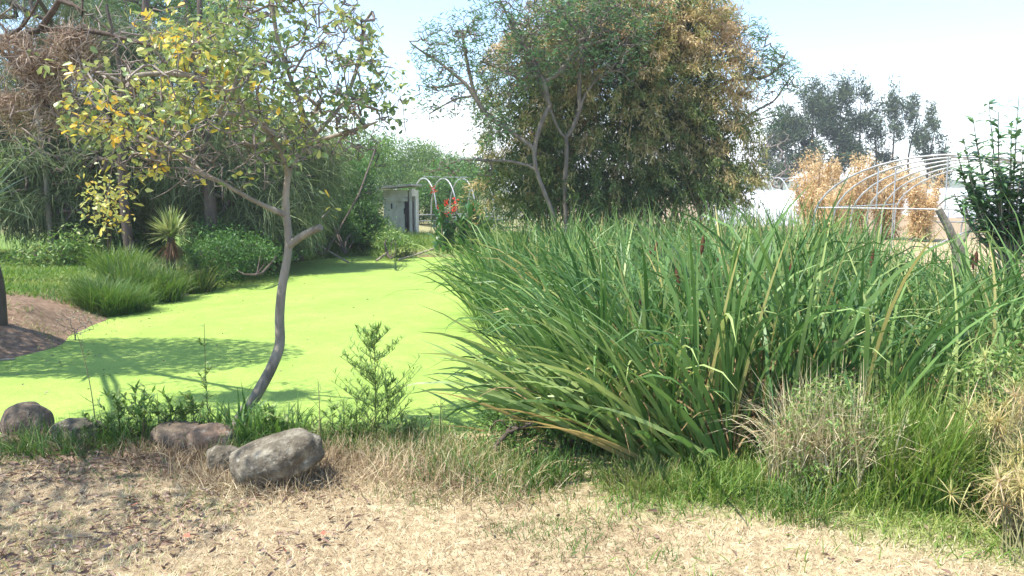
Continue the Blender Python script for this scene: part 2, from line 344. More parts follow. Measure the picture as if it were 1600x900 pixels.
# duckweed covered water
m, N, L, b = mat('duckweed_water')
tc = N.new('ShaderNodeTexCoord')
def nz_(scale, det=6, ro=.6):
    n = N.new('ShaderNodeTexNoise'); n.inputs['Scale'].default_value = scale; n.inputs['Detail'].default_value = det; n.inputs['Roughness'].default_value = ro
    L.new(tc.outputs['Object'], n.inputs['Vector']); return n
vo = N.new('ShaderNodeTexVoronoi'); vo.inputs['Scale'].default_value = 95; L.new(tc.outputs['Object'], vo.inputs['Vector'])
n1 = nz_(.9); n2 = nz_(5); n3 = nz_(22, 8, .8)
r1 = ramp(N, [(.3, (.225, .335, .062)), (.7, (.29, .395, .085))]); L.new(n1.outputs[0], r1.inputs[0])
hs = N.new('ShaderNodeHueSaturation'); L.new(r1.outputs[0], hs.inputs['Color'])
sx = N.new('ShaderNodeSeparateColor'); L.new(vo.outputs['Color'], sx.inputs[0])
mr = N.new('ShaderNodeMapRange'); mr.inputs['To Min'].default_value = .78; mr.inputs['To Max'].default_value = 1.15; L.new(sx.outputs[0], mr.inputs['Value']); n4 = nz_(3.2, 8, .75); mr2 = N.new('ShaderNodeMapRange'); mr2.inputs['From Min'].default_value = .3; mr2.inputs['From Max'].default_value = .7; mr2.inputs['To Min'].default_value = .86; mr2.inputs['To Max'].default_value = 1.1; L.new(n4.outputs[0], mr2.inputs['Value']); mm = N.new('ShaderNodeMath'); mm.operation = 'MULTIPLY'; L.new(mr.outputs[0], mm.inputs[0]); L.new(mr2.outputs[0], mm.inputs[1]); L.new(mm.outputs[0], hs.inputs['Value'])
rk = ramp(N, [(.0, (1, 1, 1)), (.235, (1, 1, 1)), (.27, (0, 0, 0))]); L.new(n3.outputs[0], rk.inputs[0])
aw = N.new('ShaderNodeAttribute'); aw.attribute_name = 'open'
ad = N.new('ShaderNodeMath'); ad.operation = 'MULTIPLY_ADD'; L.new(aw.outputs['Fac'], ad.inputs[0]); L.new(n2.outputs[0], ad.inputs[1]); ad.inputs[1].default_value = 1; L.new(rk.outputs[0], ad.inputs[2]); ad.use_clamp = True
x = N.new('ShaderNodeMix'); x.data_type = 'RGBA'; L.new(ad.outputs[0], x.inputs['Factor']); L.new(hs.outputs[0], x.inputs['A']); x.inputs['B'].default_value = (.09, .14, .03, 1)
L.new(x.outputs['Result'], b.inputs['Base Color']); b.inputs['Roughness'].default_value = .75; b.inputs['Specular IOR Level'].default_value = .15
bp = N.new('ShaderNodeBump'); bp.inputs['Strength'].default_value = .35; bp.inputs['Distance'].default_value = .004; L.new(vo.outputs['Distance'], bp.inputs['Height']); L.new(bp.outputs[0], b.inputs['Normal'])
wx = np.linspace(-14, 9, 150); wy = np.linspace(4.6, 25.5, 150); WX, WY = np.meshgrid(wx, wy)
i2, j2 = np.meshgrid(np.arange(149), np.arange(149)); q = j2 * 150 + i2
mb = MB(); mb.add(np.stack([WX, WY, np.full_like(WX, WZ)], -1), np.stack([q, q + 1, q + 151, q + 150], -1).reshape(-1, 4))
wd = sdist(WX, WY, POND)
keep = (wd[:-1, :-1] < .9).ravel()
mb.f4[0] = mb.f4[0][keep]; mb.t4[0] = mb.t4[0][keep]
water = mb.build('pond_water', m); tag(water, kind='structure')
w0 = gp(690, 428, WZ)
op = np.exp(-(((WX - w0[0]) / 1.6) ** 2 + ((WY - w0[1]) / .8) ** 2)) * sst(-.1, .5, lump(WX * 1.5, WY * 4, .8)) * .55
at_ = water.data.attributes.new('open', 'FLOAT', 'POINT'); at_.data.foreach_set('value', np.clip(op, 0, 1).ravel().astype(np.float32))

# distant hills
mb = MB(); aa = np.linspace(R(20), R(160), 160); rr = np.array([520, 560, 620, 700])
hh = (6 + 5 * np.sin(aa * 7) + 3 * np.sin(aa * 17 + 1) + 2 * np.sin(aa * 41))
V = np.stack([np.stack([np.cos(aa) * r_, np.sin(aa) * r_, k_ * hh - 1], -1) for r_, k_ in zip(rr, (0, .6, 1, .1))], 0)
i, j = np.meshgrid(np.arange(159), np.arange(3)); q = j * 160 + i
mb.add(V, np.stack([q, q + 1, q + 161, q + 160], -1).reshape(-1, 4))
tag(mb.build('hills', noisy('hill_scrub', (.08, .11, .06), (.17, .18, .11), .05, .95, .2, .3)), kind='structure')

# ------------------------------------------------------------------ tree engine
class Tree:
    def __init__(s, cap=60000):
        s.P = np.zeros((cap, 3)); s.n = 0; s.par = []; s.rad = []; s.chains = []; s.tips = []
    def node(s, p, par, r):
        s.P[s.n] = p; s.par.append(par); s.rad.append(r); s.n += 1; return s.n - 1
    def nearest(s, p): return int(np.argmin(((s.P[:s.n] - p) ** 2).sum(1)))
    def path(s, pts, r0, r1, step=.12, start=None):
        pts = np.array(pts, float)
        if start is None and s.n: start = s.nearest(pts[0])
        seg = np.linalg.norm(np.diff(pts, axis=0), axis=1); cu = np.concatenate([[0], np.cumsum(seg)]); k = max(3, int(cu[-1] / step) + 1)
        t = np.linspace(0, cu[-1], k); Q = np.stack([np.interp(t, cu, pts[:, a]) for a in range(3)], -1)
        for _ in range(2): Q[1:-1] = .25 * Q[:-2] + .5 * Q[1:-1] + .25 * Q[2:]
        ch = [] if start is None else [start]; par = -1 if start is None else start
        for a in range(0 if start is None else 1, k):
            par = s.node(Q[a], par, r0 + (r1 - r0) * a / (k - 1)); ch.append(par)
        s.chains.append((ch, 'main')); return ch
    def grow(s, att, step=.15, jit=.25, bend=.35, lo=0, sag=0.0):
        root = s.P[0]
        cen = s.P[:s.n][lo:]
        d0 = np.sqrt(((att[:, None] - cen[None, ::3]) ** 2).sum(2)).min(1)
        for k in np.argsort(d0):
            p = att[k]; dd = ((s.P[lo:s.n] - p) ** 2).sum(1); j = int(np.argmin(dd)) + lo
            d = math.sqrt(dd[j - lo])
            if d < step * .6: continue
            a = s.P[j]; pj = s.par[j]
            pd = (a - s.P[pj]) if pj >= 0 else np.array([0, 0, 1.]); pd = pd / (np.linalg.norm(pd) + 1e-9)
            m_ = max(2, int(d / step) + 1); t = np.linspace(0, 1, m_ + 1)[:, None]
            c = a + pd * d * bend + np.array([0, 0, sag * d])
            Q = a * (1 - t) ** 2 + 2 * c * t * (1 - t) + p * t ** 2
            Q[1:-1] += rng.normal(size=(m_ - 1, 3)) * jit * step
            ch = [j]; par = j
            for a_ in range(1, m_ + 1): par = s.node(Q[a_], par, 0); ch.append(par)
            s.chains.append((ch, 'twig')); s.tips.append(par)
    def finish(s, tipr=.003, pw=.5, rmax=.05):
        n = s.n; cnt = np.zeros(n)
        for t in s.tips: cnt[t] += 1
        for i in range(n - 1, 0, -1):
            if s.par[i] >= 0: cnt[s.par[i]] += cnt[i]
        s.r = np.maximum(np.array(s.rad), np.minimum(tipr * np.maximum(cnt, 1) ** pw, rmax))
    def mesh(s, mbm, mbt, sides_main=8, sides=4, minr=0):
        for ch, kd in s.chains:
            P = s.P[ch]; r = s.r[ch].copy()
            if kd == 'main':
                if len(ch) > 1: r[0] = min(r[0], max(r[1] * 1.15, s.rad[ch[0]])) if s.par[ch[0]] >= 0 else r[0]
                tube(mbm, P, r, sides_main)
            else:
                r[0] = r[1]
                if r.max() < minr: continue
                big = r[0] > .012
                tube(mbm if big and mbm is not mbt else mbt, P, r, 6 if big else sides, cap=False)
    def twig_nodes(s, maxr=.008):
        idx = np.arange(s.n); return idx[(s.r < maxr)]
    def tangents(s, idx):
        par = np.array(s.par)[idx]; return nrm(s.P[idx] - s.P[par])
def ellip(c, r, n, shell=.35):
    d = nrm(rng.normal(size=(n, 3))); k = rng.uniform(shell, 1, n) ** (1 / 2.2)
    return np.array(c) + d * np.array(r) * k[:, None]

# ------------------------------------------------------------------ the small crooked tree at the water
YT = 6.05
def pth(pts, Y0=YT): return [at(x, y, Y0 + (dz if dz is not None else 0)) for x, y, dz in pts]
def small_tree():
    t = Tree()
    b0 = at(370, 664, YT)
    root = thing('small_tree', 'small crooked tree with S-curved grey trunk and yellow-green leaves at the pond edge', 'tree', b0)
    t.path(pth([(368, 672, 0), (376, 650, 0), (398, 622, .0), (422, 580, .02), (439, 540, .05), (436, 500, .05), (440, 450, .0), (450, 400, 0), (452, 370, 0), (447, 335, 0), (446, 300, .0), (452, 262, .0)]), .050, .024, .06)
    t.path(pth([(452, 384, 0), (466, 372, -.05), (484, 362, -.1), (501, 355, -.15)]), .032, .026, .05)
    t.path(pth([(444, 334, 0), (418, 326, -.1), (385, 308, -.2), (352, 288, -.3), (318, 268, -.4), (290, 262, -.5)]), .021, .008)
    t.path(pth([(452, 262, 0), (470, 236, .1), (488, 212, .2), (520, 186, .3), (545, 150, .4), (562, 95, .5), (570, 40, .5)]), .022, .006)
    t.path(pth([(450, 268, 0), (440, 235, -.15), (420, 205, -.3), (398, 178, -.4), (365, 170, -.5), (330, 182, -.6)]), .018, .007)
    t.path(pth([(486, 214, .2), (480, 180, .15), (462, 150, .1), (450, 110, 0), (430, 60, -.1), (425, 0, -.1)]), .014, .005)
    t.path(pth([(475, 226, .1), (505, 216, 0), (545, 208, -.1), (590, 190, -.2)]), .016, .006)
    t.path(pth([(398, 178, -.4), (360, 140, -.5), (310, 118, -.6), (250, 110, -.7), (200, 120, -.7)]), .014, .006)
    t.path(pth([(330, 276, -.35), (280, 240, -.4), (235, 210, -.45), (190, 200, -.5)]), .011, .005)
    lo = 60
    A = np.concatenate([ellip(at(300, 150, YT - .5), (.85, .7, .62), 480), ellip(at(450, 110, YT), (.75, .8, .72), 520), ellip(at(540, 90, YT + .3), (.35, .6, .50), 210),
                        ellip(at(210, 190, YT - .5), (.40, .5, .42), 180), ellip(at(540, 190, YT + .1), (.42, .5, .30), 150), ellip(at(390, -80, YT), (1.0, .9, .5), 220), ellip(at(340, 275, YT - .3), (.5, .4, .22), 110)])
    z_ok = A[:, 2] > 1.75; A = A[z_ok]
    t.grow(A, .11, .30, .35, lo=lo)
    t.grow(np.concatenate([ellip(at(330, 170, YT - .4), (1.0, .7, .6), 420), ellip(at(470, 150, YT), (.85, .8, .6), 380)]), .10, .38, .2, lo=lo)
    t.finish(.0022, .42, .016)
    mt, mw = MB(), MB(); t.mesh(mt, mw)
    tr = mt.build('trunk', M['bark'], root); mw.build('twigs', M['twig'], root)
    # leaves in rosettes near twig ends, thinner low down where the twigs are bare
    idx = t.twig_nodes(.0045); P = t.P[idx]
    hgt = P[:, 2]; den = np.clip(.55 + .5 * np.sin(P[:, 0] * 4.3 + P[:, 1] * 3) * np.sin(P[:, 2] * 5.1 + 1), .06, 1); keepp = rng.uniform(size=len(idx)) < np.clip((hgt - 1.8) / .7, .06, .55) * den * np.where(P[:, 0] > -1.7, .62, 1); P = P[keepp]
    k = 7; P = np.repeat(P, k, 0) + rng.normal(size=(len(P) * k, 3)) * .035
    far_l = P[:, 0] < -2.0
    tint = np.clip(rng.beta(2, 2.6, len(P)) + np.where(far_l, .22, -.05) + .12 * np.sin(P[:, 0] * 5 + P[:, 2] * 7), 0, 1)
    ml = MB(); leaves(ml, P, rdir(len(P), .25), rng.uniform(.04, .08, len(P)), rng.uniform(.025, .044, len(P)), tint, six=True, curl=.1)
    # fallen-yellow sprays on hanging ends
    for (x, y, n) in ((205, 290, 14), (170, 268, 6), (165, 305, 10), (235, 268, 14), (300, 175, 26), (345, 90, 18), (130, 140, 18), (160, 320, 10), (515, 335, 5), (175, 345, 8), (215, 195, 20), (285, 235, 14)):
        c = at(x, y, YT - .4); leaves(ml, c + rng.normal(size=(n, 3)) * .05, rdir(n, 0), rng.uniform(.05, .085, n), .035, rng.uniform(.75, 1, n), six=True)
    ml.build('foliage', M['yellow_leaf'], root)
    tw = MB()
    for (x0, y0, x1, y1, x2, y2) in ((310, 262, 260, 300, 235, 312), (290, 262, 210, 262, 120, 240), (200, 200, 150, 180, 130, 145), (240, 230, 175, 262, 165, 320), (330, 275, 300, 285, 235, 268), (503, 340, 508, 335, 515, 330)):
        tube(tw, [at(x0, y0, YT - .4), at(x1, y1, YT - .4), at(x2, y2, YT - .4)], [.005, .004, .002], 4)
    tw.build('bare_branch', M['twig'], root)
small_tree()

# ------------------------------------------------------------------ left edge tree, its branch, the dry tangle
def left_tree():
    b0 = on(-6, 505)
    root = thing('left_edge_tree', 'dark trunked tree at the left edge with a long bare branch reaching right', 'tree', b0)
    t = Tree()
    t.path([b0 + [0, 0, -.2], b0 + [.02, 0, .5], b0 + [-.12, 0, 1.2], b0 + [-.25, -.3, 2.2], b0 + [-.3, -.6, 3.2]], .13, .09)
    j = b0 + np.array([-.28, -.5, 2.8])
    t.path([j, at(-120, 60, 8.0), at(0, 60, 7.4), at(70, 45, 7.1), at(150, 48, 7), at(230, 70, 6.9), at(310, 86, 6.8)], .06, .012)
    t.path([at(60, 48, 7.1), at(90, 10, 7), at(120, -60, 7)], .03, .015)
    t.path([at(0, 60, 7.4), at(30, 50, 7), at(60, 10, 6.9), at(70, -40, 6.9)], .014, .008)
    t.path([at(100, 0, 6.9), at(140, 20, 6.8), at(190, 65, 6.7), at(230, 110, 6.6)], .008, .004)
    A = np.concatenate([ellip(at(70, 30, 7), (.7, .6, .35), 80), ellip(at(60, 215, 7), (.6, .4, .25), 60), ellip(at(-60, 120, 7.4), (.6, .5, .5), 60), ellip(at(110, -60, 7), (1.0, .8, .3), 60)])
    t.grow(A, .12, .35, .3, lo=30); t.finish(.003, .45, .03)
    mt, mw = MB(), MB(); t.mesh(mt, mw); mt.build('trunk', M['dark_bark'], root); mw.build('twigs', M['twig'], root)
    idx = t.twig_nodes(.0045); P = t.P[idx]; P = P[rng.uniform(size=len(P)) < .22]; P = np.repeat(P, 3, 0) + rng.normal(size=(len(P) * 3, 3)) * .03
    ml = MB(); leaves(ml, P, rdir(len(P), .2), rng.uniform(.04, .07, len(P)), .028, rng.uniform(.1, .9, len(P)), six=True)
    # overhead crown beyond the frame: shades the near left ground
    for (c, r, n) in (((-5.2, 5.0, 4.6), (1.6, 1.6, .7), 3800), ((-4.3, 3.4, 4.3), (.9, 1.1, .5), 900), ((-7.3, 8.6, 4.7), (2.3, 1.2, .8), 15000)):
        P = ellip(c, r, n, .1); leaves(ml, P, rdir(n), rng.uniform(.05, .09, n), .04, rng.uniform(.1, .8, n), six=True)
    ml.build('foliage', M['yellow_leaf'], root)
    mbr = MB()
    for c in ((-5.2, 5.0, 4.4), (-4.3, 3.4, 4.1), (-7.3, 8.6, 4.5)):
        tube(mbr, [j, (j + np.array(c)) / 2 + [0, 0, .2], c], [.04, .03, .015], 6)
    mbr.build('limb', M['dark_bark'], root)
    # dry tangle hung on the branch
    nb = thing('dry_tangle', 'brown tangle of dead grass and twigs hanging on the bare branch at top left', 'dead growth', at(70, 100, 7))
    mn = MB()
    for (x, y, rx, rz, n) in ((118, 75, .15, .15, 900), (55, 105, .18, .13, 800), (75, 150, .17, .10, 500), (5, 165, .16, .10, 400), (132, 112, .09, .12, 220), (20, 70, .18, .08, 260), (88, 190, .10, .07, 120), (30, 200, .12, .05, 90)):
        P = ellip(at(x, y, 7), (rx, .2, rz), n, .2); curls(mn, P, (.10, .30), .008, np.clip(rng.beta(1.6, 1.3, n), 0, 1))
    mn.build('tangle', M['nest'], nb)
def curls(mb, P, Lr, w, tint, n_=7):
    n = len(P); d = nrm(rng.normal(size=(n, 3))); ax = nrm(np.cross(d, rng.normal(size=(n, 3)))); tot = rng.uniform(-1, 1, n) * 4.5; Ln = rng.uniform(*Lr, n); w_ = w * rng.uniform(.6, 1.5, n)
    pts = [P]; dirs = []
    for k in range(n_):
        a = (tot * (k + .5) / n_)[:, None]; dk = d * np.cos(a) + np.cross(ax, d) * np.sin(a) + ax * .25 * math.sin(k); dirs.append(dk); pts.append(pts[-1] + dk * (Ln / n_)[:, None])
    Q = np.stack(pts, 1); sd_ = ax[:, None] * (w_[:, None] * np.linspace(1, .3, n_ + 1)[None])[..., None] / 2
    V = np.stack([Q - sd_, Q + sd_], 2); i = (np.arange(n) * (n_ + 1) * 2)[:, None] + (np.arange(n_) * 2)[None]
    mb.add(V.reshape(-1, 3), np.stack([i, i + 1, i + 3, i + 2], -1).reshape(-1, 4), np.repeat(tint, n_))
def sword_fan(mb, c, n, Lr, w, lean=(.1, 1.9), tint=(0, 1), az=None, droop=(.0, .5)):
    a = rng.uniform(0, 6.28, n) if az is None else rng.uniform(*az, n)
    blades(mb, np.repeat([c], n, 0) + rng.normal(size=(n, 3)) * .02, a, rng.uniform(*Lr, n), w, rng.uniform(*lean, n), rng.uniform(*droop, n), n=5, tint=rng.uniform(*tint, n), shape=1.6, basew=.6, power=1.3)
left_tree()
# yucca on the left bank
b0 = on(268, 432); yb = thing('yucca', 'spiky yucca with pale green rosette and skirt of dead brown leaves on the bank', 'yucca', b0)
mb = MB(); tube(mb, [b0, b0 + [0, 0, .4], b0 + [.03, 0, .78]], [.1, .09, .07], 8); mb.build('stem', M['dark_bark'], yb)
mb = MB(); sword_fan(mb, b0 + [.03, 0, .82], 150, (.45, .68), .055, (.05, 1.8), (.4, 1)); mb.build('rosette', M['yucca'], yb)
mb = MB(); sword_fan(mb, b0 + [.03, 0, .72], 120, (.35, .55), .035, (2.3, 3.0), (0, 1), droop=(0, .1)); mb.build('dead_skirt', M['skirt'], yb)
# big sword leaves entering from the left
b0 = np.array(on(-75, 560)); b0[1] = 8.4; b0[0] = at(-75, 300, 8.4)[0]; b0[2] = Hs(b0[0], b0[1])
yb = thing('tall_yucca', 'tall yucca whose long yellow-green sword leaves enter at the left edge', 'yucca', b0)
hd = at(-28, 318, 8.4)
mb = MB(); tube(mb, [b0, (b0 + hd) / 2, hd], [.11, .10, .08], 8); mb.build('stem', M['dark_bark'], yb)
mb = MB(); sword_fan(mb, hd, 90, (.5, .75), .055, (.1, 1.75), (.3, .9)); mb.build('rosette', M['yucca'], yb)

# ------------------------------------------------------------------ draping casuarinas at the left
def strands(ml, P, Lr, w, tint, az0=None):
    n = len(P); az = rng.uniform(0, 6.28, n) if az0 is None else az0 + rng.normal(size=n) * .45
    blades(ml, P, az, rng.uniform(*Lr, n), w * rng.uniform(.6, 1.4, n), rng.uniform(.9, 2.0, n), rng.uniform(1.0, 1.8, n), n=3, tint=tint, shape=3, power=.6, roll=rng.uniform(0, 3.14, n))
def drape_tree(label, base, lean, h, r0, crowns, seed, natt=260, dens=9, Lr=(.4, .95), mat_='drape', w=.014, t0=0.0, group=None, name='casuarina_tree', bark='dark_bark'):
    root = thing(name, label, 'tree', base, group)
    t = Tree(); top = base + np.array([lean[0], lean[1], h])
    t.path([base + [0, 0, -.2], base * .65 + top * .35 + rng.normal(size=3) * .06, base * .3 + top * .7 + rng.normal(size=3) * .1, top], r0, r0 * .25, .3)
    A = np.concatenate([ellip(c, r, max(6, int(natt * f))) for c, r, f in crowns])
    t.grow(A, .3, .2, .3, lo=max(1, int(t.n * .25)), sag=.15); t.finish(.006, .5, .05)
    mt = MB(); t.mesh(mt, mt); mt.build('trunk', M[bark], root)
    idx = t.twig_nodes(.02); P = np.repeat(t.P[idx], dens, 0); P = P + rng.normal(size=P.shape) * .11; az0 = np.repeat(rng.uniform(0, 6.28, len(idx)), dens)
    cl = .5 + .5 * np.sin(P[:, 0] * 2.1 + seed) * np.cos(P[:, 2] * 1.7 + P[:, 1] * 1.3) + np.repeat(rng.normal(size=len(idx)) * .35, dens)
    ml = MB(); strands(ml, P, Lr, w, np.clip(rng.normal(.3, .15, len(P)) + .35 * cl + t0, 0, 1), az0); ml.build('foliage', M[mat_], root)
    return root
def C(px, py, Y, rx, ry, rz, f=1.): return (at(px, py, Y), (rx, ry, rz), f)
drape_tree('dark weeping casuarina at far left behind the dry tangle', on(-30, 440), (.2, 0, 0), 6.5, .16, [C(30, 60, 19, 2.5, 1.6, 1.7), C(50, 220, 19, 1.8, 1.2, 1.2), C(-80, 200, 18.5, 1.7, 1.5, 2.2)], 1, 300, 15)
drape_tree('weeping casuarina with a pale leaning trunk above the left lawn', on(82, 408), (-.4, .3, 0), 6, .07, [C(150, 120, 20.5, 2.0, 1.4, 1.8), C(120, 260, 20.5, 1.6, 1.1, 1.0)], 2, 300, 15, bark='bark')
drape_tree('broad weeping casuarina behind the spiky yucca with foliage hanging low', on(335, 408), (-.2, .4, 0), 7, .17, [C(270, 150, 20.5, 2.1, 1.5, 2.0), C(250, 285, 20.2, 1.6, 1.1, 1.0, .8), C(335, 300, 19, 1.1, .9, 1.0, .8), C(180, 300, 20.5, 1.1, .9, .7, .5)], 3, 420, 15)
drape_tree('olive green casuarina behind the crooked trunk near the pond corner', on(385, 398), (.3, .3, 0), 5.2, .13, [C(400, 230, 20, 1.5, 1.3, 1.3), C(420, 330, 19.6, 1.3, 1.0, .9, .9), C(470, 250, 20.5, 1.1, 1, 1.0, .6)], 4, 330, 15, t0=.15)
drape_tree('wide dark casuarina curtain of hanging foliage between the tangle and the yucca', on(205, 412), (-.3, .2, 0), 5.5, .12, [C(40, 280, 18, 1.7, 1.0, 1.2), C(150, 250, 18.5, 1.6, 1.0, 1.2), C(240, 220, 18.5, 1.4, 1.0, 1.2), C(110, 330, 18.2, 1.2, .8, .6, .6)], 7, 420, 13)
drape_tree('tall blue-green tree rising above the casuarinas at upper left', on(235, 392), (.2, 1, 0), 9.5, .2, [C(240, 20, 28, 2.6, 2, 1.6), C(200, -30, 28, 3, 2, 1.4), C(330, 60, 28, 1.6, 1.6, 2.0, .7)], 5, 330, 12, (.3, .6), 'far_leaf', .02)
drape_tree('narrow dark casuarina at the far end of the left bank', on(470, 396), (.1, .2, 0), 3.6, .08, [C(480, 290, 23, .9, .9, 1.3), C(440, 350, 22.5, .8, .8, .7)], 6, 200, 10, t0=.1)

# ------------------------------------------------------------------ leafy shrubs
def shrub(name, label, cat, base, crowns, mat_, Ls, Ws, nl, natt=120, group=None, t=(0, 1), six=False, up=0.1, stems=5, twigr=.004, bark='dark_bark', flat=1., clump=.16, step=.2):
    root = thing(name, label, cat, base, group)
    tr = Tree()
    cen = np.mean([c for c, r, f in crowns], 0)
    tr.node(base + np.array([0, 0, -.1]), -1, .02)
    A = np.concatenate([ellip(c, r, max(6, int(natt * f)), .5) for c, r, f in crowns])
    for k in range(stems):
        tgt = A[rng.integers(len(A))]; off = rng.normal(size=3) * [.12, .12, 0]
        tr.path([base + off * .5 + [0, 0, -.1], base * .6 + tgt * .4 + off + [0, 0, .1], tgt * .8 + base * .2 + [0, 0, .15 * min(1, twigr * 250)]], min(.018, twigr * 3.2), min(.007, twigr * 1.6), .15, start=0)
    tr.grow(A, step, .25, .3, lo=2); tr.finish(twigr, .45, .03)
    mw = MB(); tr.mesh(mw, mw, 5, 4); mw.build('stems', M[bark], root)
    tips = tr.P[tr.twig_nodes(twigr * 1.8)]
    P = tips[rng.integers(len(tips), size=nl)] + rng.normal(size=(nl, 3)) * clump
    P[:, 2] = np.maximum(P[:, 2], base[2] + .02)
    cl = .5 * np.sin(P[:, 0] * 4.1 + base[0]) * np.cos(P[:, 2] * 3.7 + P[:, 1] * 2)
    ml = MB(); leaves(ml, P, rdir(nl, up, flat), rng.uniform(Ls[0], Ls[1], nl), rng.uniform(Ws[0], Ws[1], nl), np.clip(rng.uniform(t[0], t[1], nl) + .3 * cl, 0, 1), six=six)
    ml.build('foliage', M[mat_], root); return root
shrub('bush', 'dense dark green bush left of the concrete shed', 'bush', on(540, 390), [C(545, 300, 26, .95, .9, 1.0), C(525, 350, 25.6, .95, .8, .7), C(568, 350, 25.4, .45, .5, .6)], 'bush', (.10, .17), (.03, .05), 15000, 160, t=(0, .6))
shrub('bush', 'lighter green bush with arching tops behind the crooked tree', 'bush', on(500, 392), [C(500, 270, 27.5, 1.5, 1, 1.3), C(560, 240, 28, 1.2, 1, .9), C(450, 300, 27, 1.0, 1, 1.2)], 'bush', (.10, .17), (.025, .045), 16000, 200, t=(.25, 1))
shrub('bush', 'low bright bush at the foot of the dark casuarinas beside the pond corner', 'bush', on(463, 402), [C(463, 385, 21.8, .45, .4, .28)], 'weed', (.08, .13), (.03, .05), 2500, 50, t=(.2, 1))
shrub('bush', 'small round green weed clump in front of the shed', 'bush', on(612, 398), [C(612, 382, 23.8, .38, .35, .28)], 'weed', (.08, .13), (.03, .05), 2500, 50, t=(.2, 1))
shrub('bush', 'dark undergrowth bush right of the spiky yucca', 'bush', on(335, 435), [C(335, 405, 16.5, .55, .6, .35), C(375, 400, 17.5, .7, .6, .4)], 'bush', (.06, .11), (.02, .04), 7000, 120, t=(0, .5))
shrub('bush', 'brownish undergrowth bush along the left bank below the casuarinas', 'bush', on(400, 422), [C(400, 405, 18.6, .7, .6, .35), C(435, 398, 19.8, .6, .5, .35)], 'bush', (.06, .11), (.02, .04), 6000, 120, t=(0, .7))
shrub('bush', 'leafy green bush on the lawn behind the pale leaning trunk', 'bush', on(60, 412), [C(80, 402, 17, .8, .5, .22), C(115, 392, 16.8, .4, .4, .3)], 'weed', (.09, .15), (.03, .05), 2400, 90, t=(.1, 1))
shrub('bush', 'mid green bush between the two casuarina trunks on the left', 'bush', on(150, 400), [C(150, 380, 18.5, .8, .6, .5), C(190, 375, 19, .5, .5, .6)], 'bush', (.08, .13), (.03, .05), 5000, 90, t=(.1, .9))
shrub('sapling', 'thin sapling with bright yellow leaves under the left casuarinas', 'sapling', on(165, 412), [C(165, 320, 15, .25, .25, .45), C(160, 300, 15, .2, .2, .3)], 'yellow_leaf', (.07, .12), (.04, .06), 260, 24, t=(.6, 1), six=True, stems=2)
for px_, py_, Y_, rx_, rz_, tt_, lab_ in ((430, 350, 21.5, .8, .7, (.2, .9), 'feathery fresh green bush right behind the crooked trunk'), (500, 345, 24, .9, .8, (.3, 1), 'fresh green bush over the far corner of the pond'), (395, 370, 19.8, .6, .5, (.1, .8), 'mid green bush left of the crooked trunk on the bank'),
        (330, 385, 18.2, .6, .45, (0, .7), 'dark green bush at the foot of the broad casuarina'), (225, 378, 19.5, .45, .7, (.1, .8), 'green bush behind the left side of the yucca'), (118, 365, 19.5, .5, .75, (.1, 1), 'loose green bush behind the pale leaning trunk'), (585, 365, 25.5, .4, .5, (.2, 1), 'light bush touching the left wall of the shed'), (470, 300, 24.5, .9, .9, (.3, 1), 'tall light green bush right of the crooked trunk')):
    g_ = np.array([at(px_, py_, Y_)[0], Y_, 0.]); g_[2] = Hs(g_[0], g_[1]); shrub('bush', lab_, 'bush', g_, [C(px_, py_, Y_, rx_, rx_ * .8, rz_)], 'bush', (.07, .13), (.022, .04), 6500, 110, t=tt_, clump=.13, step=.2)
# pale trees beyond the shed
for k, (px, top, Y, lab) in enumerate(((620, 215, 48, 'pale green feathery tree beyond the concrete shed'), (675, 235, 50, 'pale green feathery tree right behind the metal hoops'), (725, 262, 46, 'smaller bright tree between the hoops and the bamboo'))):
    b0 = on(px, 350); b0 = np.array([at(px, 300, Y)[0], Y, 0.0]); zt = at(px, top, Y)[2]
    shrub('tree', lab, 'tree', b0, [C(px, (top + 300) / 2, Y, 2.6 - .5 * k, 1.8, (zt - 1.5) / 2), C(px - 30, (top + 310) / 2, Y, 1.8, 1.5, (zt - 1.5) / 2.6)], 'far_leaf', (.14, .28), (.03, .06), 15000, 160, t=(.1, 1), clump=.35, step=.5)
for k, (px, Y, w_, zt) in enumerate(((40, 38, 3.5, 3.4), (200, 42, 4, 3.6), (380, 40, 4, 4.6), (540, 44, 3, 4.4))):
    lab = ('broad hedge-like tree far behind the left casuarinas', 'rounded far tree seen between the left trunks', 'far bushy tree behind the corner of the pond', 'far tree crown above the light bush')[k]
    b0 = np.array([at(px, 300, Y)[0], Y, 0.]); shrub('tree', lab, 'tree', b0, [((b0[0], Y, zt * .5), (w_, 2, zt * .5), 1.)], 'far_leaf', (.14, .26), (.04, .07), 12000, 160, t=(0, .7), clump=.4, step=.5)

for k, (px, Y, lab) in enumerate(((655, 38, 'dark bush behind the left hoops on the far bank'), (700, 39, 'dark bush behind the red flowers on the far bank'), (750, 37, 'dark bush between the hoops and the big bamboo'))):
    b0 = np.array([at(px, 300, Y)[0], Y, 0.]); shrub('bush', lab, 'bush', b0, [((b0[0], Y, 1.0), (1.1, .8, 1.0 + .2 * k), 1.)], 'bush', (.12, .2), (.04, .06), 4500, 90, t=(0, .6), clump=.2, step=.3)
